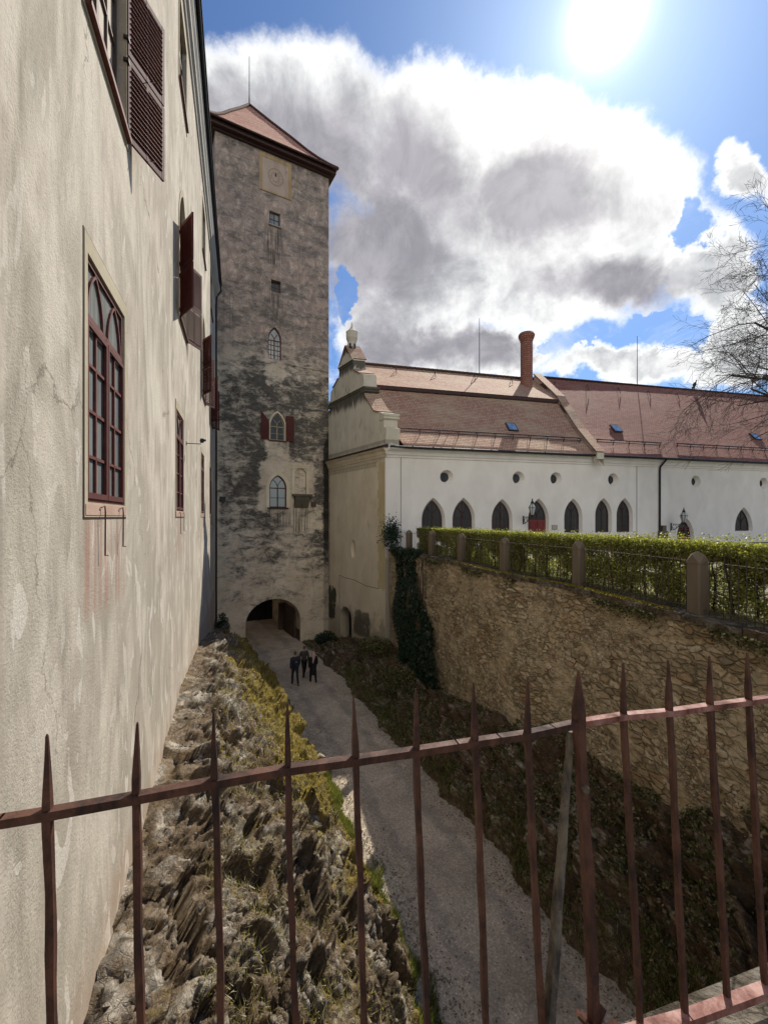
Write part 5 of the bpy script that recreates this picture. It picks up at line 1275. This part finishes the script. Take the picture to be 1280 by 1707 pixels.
m = MB(); m.tube([(0, 0, 0), (.03, .02, .7), (-.05, 0, 1.3)], [.05, .035, .02], 6); m.build('stem', M['bark'], r_)
# plants trailing over the coping and in its joints
n = 9000; y = 5.2 + 19.3 * rng.random(n); kk = fbm(np.stack([y * 1.1, 0 * y, 0 * y], 1), 3, 33); keep = kk > .50; y = y[keep]
x, yq = along(y, -.02 - .16 * rng.random(len(y))); z = -1.97 - np.abs(rng.normal(0, .13, len(y)))
tag(leaves('wall_plants', np.stack([x, yq, z], 1), .03, M['scrubleaf']), 'dark ferns and weeds hanging from the joints under the wall coping', 'weeds', kind='stuff')
n = 9000; y = 8.4 + 9.8 * rng.random(n); keep = rng.random(n) < np.clip(fbm(np.stack([y * .9, 0 * y, 0 * y], 1), 3, 35) * 1.6, 0, 1); y = y[keep]; x, yq = along(y, .02 + .07 * rng.normal(size=len(y)))
z = np.full(len(y), -1.85) + .02 * rng.random(len(y)); tag(leaves('yellow_moss', np.stack([x, yq, z], 1), .013, M['moss']), 'band of yellow moss along the top of the wall coping', 'moss', kind='stuff')
n = 14000; y = 3 + 20 * rng.random(n); x, yq = along(y, .35 + 1.0 * rng.random(n)); z = np.full(n, -1.93)
tag(blades('grass', np.stack([x, yq, z], 1), .13, M['grass'], .005), 'low green grass under the clipped hedge', 'grass', kind='stuff')

# undergrowth on the right bank
def scatter(BPm, T0, n, tlo, thi, ylo, yhi, thr, sd, lift=.05, fs=1.1):
    ry = BPm[:, 0, 1]; out = []
    ii = np.where((ry > ylo) & (ry < yhi))[0][:-1]; wt = np.gradient(ry)[ii] / np.maximum(ry[ii], 5) ** .7; i = rng.choice(ii, n * 4, p=wt / wt.sum()); j = ((BPm.shape[1] - 1) * (tlo + (thi - tlo) * rng.random(n * 4))).astype(int)
    f1 = rng.random((n * 4, 1)); p = BPm[i, j] * f1 + BPm[i + 1, np.minimum(j + 1, BPm.shape[1] - 1)] * (1 - f1); q = fbm(p * fs, 3, sd); p = p[q > thr][:n]
    return p + rng.normal(size=p.shape) * .03 + np.array([0, 0, lift])[None]
c = scatter(RP_, 0, 42000, .03, .97, 2, 32, .47, 50, .06)
tag(leaves('undergrowth', c, .035, M['scrubleaf']), 'dark damp weeds and dead leaves over the shaded bank', 'undergrowth', kind='stuff')
c = scatter(RP_, 0, 26000, .0, .22, 2, 24, .35, 51, .03)
tag(blades('bank_grass', c, .13, M['grass'], .007), 'dark grass fringe along the shaded right edge of the path', 'grass', kind='stuff')
# sunny verge and mossy rock plants on the left bank
c = scatter(BP, 0, 42000, .90, .998, 5, 15, .36, 52, .0, 1.8)
tag(blades('verge_grass', c, .12, M['grass'], .006), 'sunlit green grass strip between the rocks and the path', 'grass', kind='stuff')
c = scatter(BP, 0, 34000, .28, .92, 4.2, 27, .49, 53, .0, 1.6)
tag(blades('dry_grass', c, .11, M['drygrass'], .005, .9), 'dry straw coloured grass between the sunlit rocks', 'grass', kind='stuff')
c = scatter(BP, 0, 26000, .25, .92, 8.5, 22, .43, 54, .01, 1.0)
tag(leaves('rock_moss', c, .018, M['moss']), 'golden moss and stonecrop cushions on the rocks', 'moss', kind='stuff')
c = scatter(BP, 0, 1300, .35, .99, 9, 20, .5, 55, .05, 1.4)
tag(leaves('dry_seed_heads', c, .016, simple('pale_seed_heads', (.62, .58, .48), .8)), 'tiny pale dry flower heads scattered over the mossy rocks', 'dry flowers', kind='stuff')
n = 5200; y = 4 + 23 * rng.random(n) ** 1.2; sd_ = rng.random(n) < .45; e = np.abs(rng.normal(0, .16, n)); vv = np.where(sd_, e, 1 - e); x = fL(y) + (fR(y) - fL(y)) * np.clip(vv, 0, 1)
tag(leaves('fallen_leaves', np.stack([x, y, np.full(n, PZ + .035)], 1), .022, simple('dead_leaf', (.16, .105, .06), .9, 0, .5, 3), None, np.tile([0, 0, 1.], (n, 1)), .85), 'small dead leaves and litter strewn along both edges of the path', 'dead leaves', kind='stuff')
def pebbles(name, C, r0, mat):
    n = len(C); base = np.array([(1, 0, 0), (-1, 0, 0), (0, 1, 0), (0, -1, 0), (0, 0, .7), (0, 0, -.7)], float); T_ = np.array([(0, 2, 4), (2, 1, 4), (1, 3, 4), (3, 0, 4), (2, 0, 5), (1, 2, 5), (3, 1, 5), (0, 3, 5)])
    V = base[None] * rng.uniform(.6, 1.3, (n, 6, 1)); a = rng.uniform(0, 6.28, n); c_, s_2 = np.cos(a)[:, None], np.sin(a)[:, None]
    V = np.stack([V[..., 0] * c_ - V[..., 1] * s_2, V[..., 0] * s_2 + V[..., 1] * c_, V[..., 2]], 2) * (r0 * rng.uniform(.4, 1.5, (n, 1, 1))) + C[:, None]
    return npmesh(name, V.reshape(-1, 3), (T_[None] + 6 * np.arange(n)[:, None, None]).reshape(-1, 3), mat)
n = 2600; y = 4 + 16 * rng.random(n) ** 1.2; sd_ = rng.random(n) < .6; e = rng.normal(0, .07, n); vv = np.where(sd_, e, 1 - e); x = fL(y) + (fR(y) - fL(y)) * vv
tag(pebbles('gravel', np.stack([x, y, np.full(n, PZ + .02)], 1), .022, simple('loose_gravel', (.33, .29, .24), .9, 0, .4, 3)), 'loose pale gravel spilled along the edges of the path', 'gravel', kind='stuff')
c = scatter(BP, 0, 900, .12, .95, 4, 22, .45, 58, .005, 2.2)
tag(pebbles('rock_debris', c, .035, simple('rock_debris_stone', (.15, .13, .10), .9, 0, .45, 4)), 'small broken stones lying between the rocks of the bank', 'loose stones', kind='stuff')
# shrubs
def shrub(name, label, cx, cy, cz, rx, ry, rz, n, mat, size=.05, thr=.42):
    q = rng.normal(size=(n * 2, 3)); q /= np.linalg.norm(q, axis=1, keepdims=True); q *= (rng.random(n * 2) ** .4)[:, None]
    q = q * np.array([rx, ry, rz]); k = fbm(q * 2.1 + cx, 3, int(abs(cx * 13)) % 97); q = q[(k > thr)][:n]; q = q[q[:, 2] > -rz * .8]
    r_ = thing(name, label, 'shrub', (cx, cy, cz - rz * .8)); o = leaves('foliage', q + np.array([0, 0, rz * .8]), size, mat, r_); o['kind'] = 'stuff'
    for k in range(5):
        a = k * 1.25; m = MB(); m.tube([(0, 0, 0), (rx * .35 * math.cos(a), ry * .35 * math.sin(a), rz * .7), (rx * .7 * math.cos(a), ry * .7 * math.sin(a), rz * 1.35)], [.03, .02, .006], 5); m.build('branch', M['bark'], r_)
shrub('ivy_bush', 'dark ivy hanging at the foot of the drainpipe beside the tower', -10.0, 25.9, -7.2, .5, .7, 1.3, 2600, M['ivyleaf'], .06)
shrub('bramble_shrub', 'dark bramble heap below the corner of the gabled wall', -.5, 24.2, -7.6, 1.1, .8, .75, 3200, M['scrubleaf'], .05)
shrub('bramble_shrub', 'dark low bush left of the cellar door at the gable foot', -4.1, 29.6, -8.6, .8, .7, .6, 2200, M['ivyleaf'], .05)
shrub('bramble_shrub', 'dark bush beside the path at the foot of the ivy', .6, 20.5, -8.0, 1.1, 1.2, .7, 3200, M['scrubleaf'], .05)
# loose boulders
def boulder(label, cx, cy, cz, r_, seed, mat='rock', sq=(1, 1, .8)):
    n1, n2 = 34, 22; th, ph = np.meshgrid(np.linspace(0, 2 * np.pi, n1 + 1)[:-1], np.linspace(.02, np.pi - .02, n2), indexing='ij')
    D = np.stack([np.sin(ph) * np.cos(th), np.sin(ph) * np.sin(th), np.cos(ph)], 2).reshape(-1, 3); a, b, c, gq = voronoi(D * 1.5 + seed, seed)
    rr = 1 + (c - .5) * .35 + gq * .9 + (fbm(D * 4 + seed, 3, seed) - .5) * .25; V = D * rr[:, None] * r_ * np.array(sq)
    i = np.arange(n1 * (n2 - 1)); rI = i // (n2 - 1); cI = i % (n2 - 1); q = np.stack([rI * n2 + cI, ((rI + 1) % n1) * n2 + cI, ((rI + 1) % n1) * n2 + cI + 1, rI * n2 + cI + 1], 1)
    o = npmesh('boulder', V, q, M[mat], attrs={'crack': ('POINT', np.clip(1 - (b - a) / .1, 0, 1) * .5), 'moss': ('POINT', np.full(len(V), -.2))}); o.location = (cx, cy, cz); tag(o, label, 'boulder')
boulder('squared pale boulder on the edge of the mossy bank above the path', -2.35, 13.3, -7.9, .42, 3)
boulder('angular grey boulder against the plaster wall at the bottom left corner', -2.75, 4.45, -5.1, .42, 8)
boulder('pale block lying in the undergrowth below the ivy', -.05, 20.3, -8.35, .26, 5, 'rock')
boulder('rounded grey stone half way down the sunlit rocks', -1.9, 9.5, -7.0, .4, 12)
boulder('dark stone slab in the shaded bank beside the path', 3.9, 10.4, -8.0, .4, 14, 'rubble')
boulder('flat stone step lying before the cellar door', -3.2, 28.4, -8.75, .5, 17, 'rubble', (1.3, .8, .35))

# ================================================================== BRIDGE AND RAILING
h_ = .55
def rl(px): 
    hy = float(np.interp(px, [-160, 0, 80, 228, 358, 480, 592, 694, 791, 880, 965, 1040, 1115, 1184, 1247, 1280, 1420], [534, 508, 495, 468, 443, 421, 406, 391, 376, 363, 344, 332, 326, 316, 308, 303, 290]))
    d = F * h_ / hy; return Vector(((px - 640) / F * d, d, -h_))
A_, B_ = rl(80), rl(1247); rdir = (B_ - A_); rdir.z = 0; rdir.normalize(); rnor = Vector((-rdir.y, rdir.x, 0))
rail = thing('iron_railing', 'rust red wrought iron railing with pointed pickets along the bridge edge', 'railing', (0, .9, -1.42))
loc = Vector(rail.location)
m = MB(); pxs = [-160, 0, 80, 228, 358, 480, 592, 694, 760, 791, 830, 880, 920, 958]
def barline(m, pts, w, h):
    for a, b in zip(pts[:-1], pts[1:]): m.bar(a, b + (b - a).normalized() * .004, w, h)
barline(m, [rl(p) - loc for p in pxs], .021, .0165); m.build('top_rail', M['rust'], rail)
m = MB(); barline(m, [rl(p) - loc for p in (972, 1040, 1115, 1184, 1247, 1280, 1420)], .021, .0155); m.build('top_rail', M['rustrail'], rail)
def picket(px, big=False, i=0):
    t = rl(px); k = 2.0 if big else 1.0; a = .0066 * (1.7 if big else 1); m = MB(); ang = rdir
    tip = .147 if not big else .142; low = -.84
    lean = Vector((.030, -.022, 0))
    def q(z, s, j=0): 
        c = t - loc + Vector((0, 0, z)) - lean * (z / .82) * 1.0 * (1 if z < 0 else .4); c += rdir * (.0018 * math.sin(i * 3.1 + z * 6) + .0008 * math.sin(i * 5.3 + z * 23)); s = s * (1 + .09 * math.sin(i * 2.7 + z * 31))
        return [c + rdir * (s * x) + rnor * (s * y) for x, y in ((-1, -1), (1, -1), (1, 1), (-1, 1))]
    lv = [(low, a)] + [(low + .04 + k_ * .055, a) for k_ in range(14)] + [(-.02, a), (.0, a * 1.02), (.012, a * 1.03), (.04, a * (.98 if not big else 1.0)), (.095, a * .62), (tip - .004, a * (.30 if not big else .22)), (tip, a * .12)]
    L_ = [q(*x) for x in lv]
    for p0, p1 in zip(L_[:-1], L_[1:]): m.strip(p0, p1)
    m.add(L_[-1], [(0, 1, 2, 3)]); return m.build('post' if big else 'picket', M['rust'], rail)
for i, p in enumerate([-95, 80, 228, 358, 480, 592, 694, 791, 880]): picket(p, False, i)
pst = picket(966, True, 40)
for i, p in enumerate([1040, 1115, 1184, 1247, 1306, 1360]): picket(p, False, 20 + i)
m = MB(); c = rl(966) - loc; m.tube([c + Vector((.004, -.02, -.16)), c + Vector((.004, -.032, -.16))], .009, 8); m.build('rivet', M['greyiron'], pst)
m = MB()
for k in range(9):
    a = k * .7; b = c + Vector((.028, -.02, -.80)); m.bar(b, b + Vector((.045 * math.cos(a), .045 * math.sin(a) - .01, .02 + .025 * (k % 3))), .018, .006)
m.build('ragged_foot', M['rust'], pst)
# raking stay of the post
m = MB(); pa = c + Vector((-.018, .015, -.03)); pb = Vector(((905 - 640) / F * 1.02, 1.02, -1.42)) - loc + Vector((0, 0, -.0)); pts = []
for k in range(13):
    f_ = k / 12; p = pa.lerp(pb, f_); p += Vector((.0012 * math.sin(k * 1.9), 0, 0)); pts.append(p)
for k in range(12): m.bar(pts[k], pts[k + 1] + (pts[k + 1] - pts[k]) * .02, .012 + .016 * (k / 12), .014 + .010 * (k / 12), (math.cos(k * .06), .35, 0))
m.build('raking_stay', M['greyiron'], rail)
m = MB(); barline(m, [rl(p) + Vector((.03, -.03, -.825)) - loc for p in (930, 1005, 1115, 1280, 1420)], .030, .022); m.build('bottom_rail', M['rustrail'], rail)
# bridge slab and coping
br = thing('stone_bridge', 'old stone bridge edge under the iron railing', 'bridge', (0, 0, -1.6))
m = MB(); n0 = rnor
a0 = rl(-160) - rdir * 1.2; a1 = rl(1420) + rdir * 6
fo_ = [a0 + n0 * .03, a1 + n0 * .03, a1 - n0 * 5, a0 - n0 * 5]
m.add([(p.x, p.y, 0) for p in fo_] + [(p.x, p.y, -.6) for p in fo_], [(0, 1, 2, 3), (7, 6, 5, 4), (0, 4, 5, 1), (1, 5, 6, 2), (2, 6, 7, 3), (3, 7, 4, 0)]); m.build('deck', M['stone'] if False else M['coping'], br)
m = MB(); s_ = 0; 
Lr = (a1 - a0).dot(rdir)
while s_ < Lr - .6:
    l = .62 + .3 * random.random(); p0 = a0 + rdir * s_; p1 = a0 + rdir * (s_ + l - .01); zt = .165 + random.uniform(-.004, .004)
    q = [p0 + n0 * .055, p1 + n0 * .055, p1 - n0 * .30, p0 - n0 * .30]
    m.add([(p.x, p.y, zt) for p in q] + [(p.x, p.y, .002) for p in q], [(0, 1, 2, 3), (0, 4, 5, 1), (1, 5, 6, 2), (2, 6, 7, 3), (3, 7, 4, 0)]); s_ += l
m.build('coping', M['coping'], br)

# ================================================================== BARE TREE
tree = thing('bare_tree', 'large leafless tree reaching in from the right above the red roof', 'tree', (27.2, 23.5, -1.93))
segs = []
def grow(p, d, r0, ln, depth):
    n = (5, 5, 4, 3, 3)[min(depth, 4)]; pts = [p.copy()]; rr = [r0]
    for k in range(n):
        d = (d + Vector((random.uniform(-.2, .2), random.uniform(-.2, .2), random.uniform(-.14, .10) + (.05 if depth < 2 else -.04)))).normalized(); p = p + d * ln / n; pts.append(p.copy()); rr.append(r0 * (1 - .5 * (k + 1) / n))
        if depth < 5 and (k > 0 or depth > 1):
            for _ in range(1 if random.random() < .6 else 2):
                a = d.cross(Vector((random.uniform(-1, 1), random.uniform(-1, 1), random.uniform(-1, 1)))).normalized(); nd = (d * .8 + a * random.uniform(.45, .85)).normalized()
                grow(p, nd, rr[-1] * random.uniform(.40, .58), ln * random.uniform(.42, .60), depth + 1)
    segs.append((pts, rr, depth))
random.seed(21)
trunk = [Vector((0, 0, 0)), Vector((.1, 0, 2.5)), Vector((-.05, .1, 5.5)), Vector((.1, 0, 8.5)), Vector((0, .1, 12)), Vector((.2, 0, 16)), Vector((.1, 0, 19))]
m = MB(); m.tube(trunk, [.45, .36, .32, .26, .18, .10, .04], 10); m.build('trunk', M['bark'], tree, True)
for z, az, ln, r_, up in ((7.0, 172, 6.8, .11, .22), (8.0, 188, 7.6, .13, .16), (9.4, 168, 6.6, .11, .25), (11.0, 195, 5.4, .09, .30), (12.6, 178, 5.6, .09, .32), (15.0, 184, 5.2, .08, .36), (8.4, 200, 6.0, .10, .25), (10.2, 180, 6.6, .11, .22), (13.8, 165, 4.6, .07, .4), (7.5, 20, 5.5, .12, .3), (10.5, 330, 5, .10, .4), (13, 60, 4.5, .08, .5), (9, 260, 5.0, .10, .3), (11.8, 100, 5, .10, .4)):
    a = R(az); grow(Vector((0, 0, z)), Vector((math.cos(a), math.sin(a), up)).normalized(), r_, ln, 1)
m = MB(); tw_ = MB()
for pts, rr, dp in segs:
    rr = [max(x, .0065) for x in rr]
    (m if dp < 4 else tw_).tube(pts, rr, 5 if dp < 3 else 3, False)
m.build('branches', M['bark'], tree); tw_.build('twigs', M['bark'], tree)
print('tree segs', len(segs))

# ================================================================== PEOPLE
def skin(name, chains, mat, parent, root=0, sub=1):
    """chains: list of (list of (pos, radius)) ; a chain may start at an existing vertex index given as int"""
    V = []; E = []; Rr = []
    for ch in chains:
        prev = None
        for q in ch:
            if isinstance(q, int): prev = q; continue
            V.append(q[0]); Rr.append(q[1] if isinstance(q[1], tuple) else (q[1], q[1])); i = len(V) - 1
            if prev is not None: E.append((prev, i))
            prev = i
    me = bpy.data.meshes.new(name); me.from_pydata(V, E, []); o = bpy.data.objects.new(name, me); COL.objects.link(o)
    md = o.modifiers.new('skin', 'SKIN'); sv = me.skin_vertices[0] if me.skin_vertices else None
    if sv is None:
        bpy.context.view_layer.objects.active = o; me.attributes
    for i, r_ in enumerate(Rr): me.skin_vertices[0].data[i].radius = r_; me.skin_vertices[0].data[i].use_root = (i == root)
    o.modifiers.new('sub', 'SUBSURF').levels = sub; o.modifiers['sub'].render_levels = sub
    dg = bpy.context.evaluated_depsgraph_get(); dg.update(); nm = bpy.data.meshes.new_from_object(o.evaluated_get(dg)); nm.materials.clear(); nm.materials.append(mat)
    nm.polygons.foreach_set('use_smooth', [True] * len(nm.polygons)); bpy.data.objects.remove(o); r = bpy.data.objects.new(name, nm); COL.objects.link(r); r.name = name; r.parent = parent; return r
def person(label, x, y, face, h, stride, top, hairm, coat=False, bag=False, scarf=False):
    t = thing('person', label, 'person', (x, y, PZ + .03), face, 'people walking towards the tower gate'); t.scale = (h / 1.75,) * 3
    s = stride
    hips = [(-.09, 0, .9), (.09, 0, .9)]; kn = [(-.10, .16 * s, .50), (.10, -.06 * s, .50)]; an = [(-.10, .20 * s, .09), (.10, -.26 * s, .13)]; toe = [(-.11, .20 * s + .15, .03), (.11, -.26 * s + .13, .04)]
    sh = [(-.18, 0, 1.40), (.18, 0, 1.40)]; el = [(-.24, -.10 * s, 1.12), (.24, .08 * s, 1.12)]; wr = [(-.24, .02 - .10 * s, .88), (.24, .10 + .12 * s, .90)]
    ch = [[((0, 0, .95), (.13, .10)), ((0, 0, 1.12), (.115, .09)), ((0, 0, 1.32), (.15, .10)), ((0, 0, 1.43), (.10, .08)), ((0, .005, 1.50), .052), ((0, .015, 1.57), .062), ((0, .02, 1.64), (.075, .088)), ((0, .01, 1.71), (.068, .08)), ((0, 0, 1.75), .03)]]
    nv = 9
    for k in (0, 1):
        ch.append([0, (hips[k], .085), (kn[k], .058), (an[k], .042), (toe[k], (.042, .028))]); nv += 4
    for k in (0, 1):
        sg = -1 if k == 0 else 1; w = wr[k]
        ch.append([3, (sh[k], .058), (el[k], .045), (w, .028), ((w[0], w[1] + .02, w[2] - .05), (.035, .018)), ((w[0], w[1] + .03, w[2] - .09), (.036, .016))]); palm = nv + 4; nv += 5
        for f in range(4):
            fy = w[1] + .03 + (f - 1.5) * .018; ln = (.066, .076, .07, .054)[f]
            ch.append([palm, ((w[0], fy, w[2] - .12), .0085), ((w[0] - sg * .008, fy + .004, w[2] - .12 - ln * .5), .008), ((w[0] - sg * .02, fy + .006, w[2] - .12 - ln), .0065)]); nv += 3
        ch.append([palm - 1, ((w[0] - sg * .01, w[1] + .06, w[2] - .07), .010), ((w[0] - sg * .015, w[1] + .075, w[2] - .11), .008)]); nv += 2
    ch.append([6, ((0, .105, 1.635), .014)]); nv += 1
    ch.append([6, ((-.083, .01, 1.64), .014)]); ch.append([6, ((.083, .01, 1.64), .014)])
    b = skin('body', ch, M['skin'], t)
    tch = [[((0, 0, .84), (.175, .145)), ((0, -.005, 1.08), (.165, .135)), ((0, -.005, 1.32), (.195, .145)), ((0, 0, 1.44), (.125, .105)), ((0, .005, 1.50), .07)]]
    if coat: tch[0] = [((0, 0, .46), (.24, .20)), ((0, 0, .66), (.21, .17))] + tch[0]
    c0 = len(tch[0]) - 2
    for k in (0, 1): tch.append([c0, (sh[k], .085), (el[k], .068), ((wr[k][0], wr[k][1], wr[k][2] + .02), .05)])
    skin('coat' if coat else 'jacket', tch, top, t)
    lch = [[((0, 0, .96), (.135, .11))]]
    for k in (0, 1): lch.append([0, (hips[k], .102), (kn[k], .072), ((an[k][0], an[k][1], an[k][2] - .03), .062)])
    skin('trousers', lch, M['denim'] if bag else M['blackcloth'], t)
    for k in (0, 1): skin('shoe', [[((an[k][0], an[k][1] - .04, .05 + (.03 if k else 0)), (.045, .04)), ((toe[k][0], toe[k][1], toe[k][2] + .01), (.046, .032))]], M['shoe'] if coat else M['blackcloth'], t)
    skin('hair', [[((0, -.025, 1.56), (.07, .05)), ((0, -.025, 1.65), (.085, .085)), ((0, -.01, 1.73), (.075, .08)), ((0, 0, 1.77), .03)]], hairm, t)
    if bag: skin('backpack', [[((0, -.19, 1.0), (.12, .07)), ((0, -.20, 1.2), (.13, .08)), ((0, -.18, 1.38), (.10, .06))]], M['navy'], t); MB().box(-.03, .03, -.285, -.27, 1.26, 1.30).build('reflector', M['shoe'], t)
    if scarf: skin('scarf', [[((-.06, -.12, 1.14), (.05, .035)), ((-.03, -.11, 1.32), (.08, .05)), ((0, -.05, 1.48), (.14, .11)), ((0, -.03, 1.60), (.11, .10)), ((0, 0, 1.70), (.105, .11)), ((0, 0, 1.78), (.05, .05))]], M['pinkcloth'], t)
    return t
hd = math.atan2(-(-7.9 + 4.7), 29 - 22.4)
person('person in a dark jacket with a backpack, leftmost of the three walkers', (492 - 640) / F * 22.4, 22.4, hd, 1.80, 1.0, M['navy'], M['hair'], False, True)
person('person in dark clothes walking ahead, between the other two walkers', (507 - 640) / F * 23.6, 23.6, hd + .15, 1.72, -.9, M['greycloth'], M['hair'])
person('person in a long black coat with a pale pink scarf, rightmost walker', (522 - 640) / F * 22.6, 22.6, hd, 1.74, .9, M['blackcloth'], M['hair'], True, False, True)
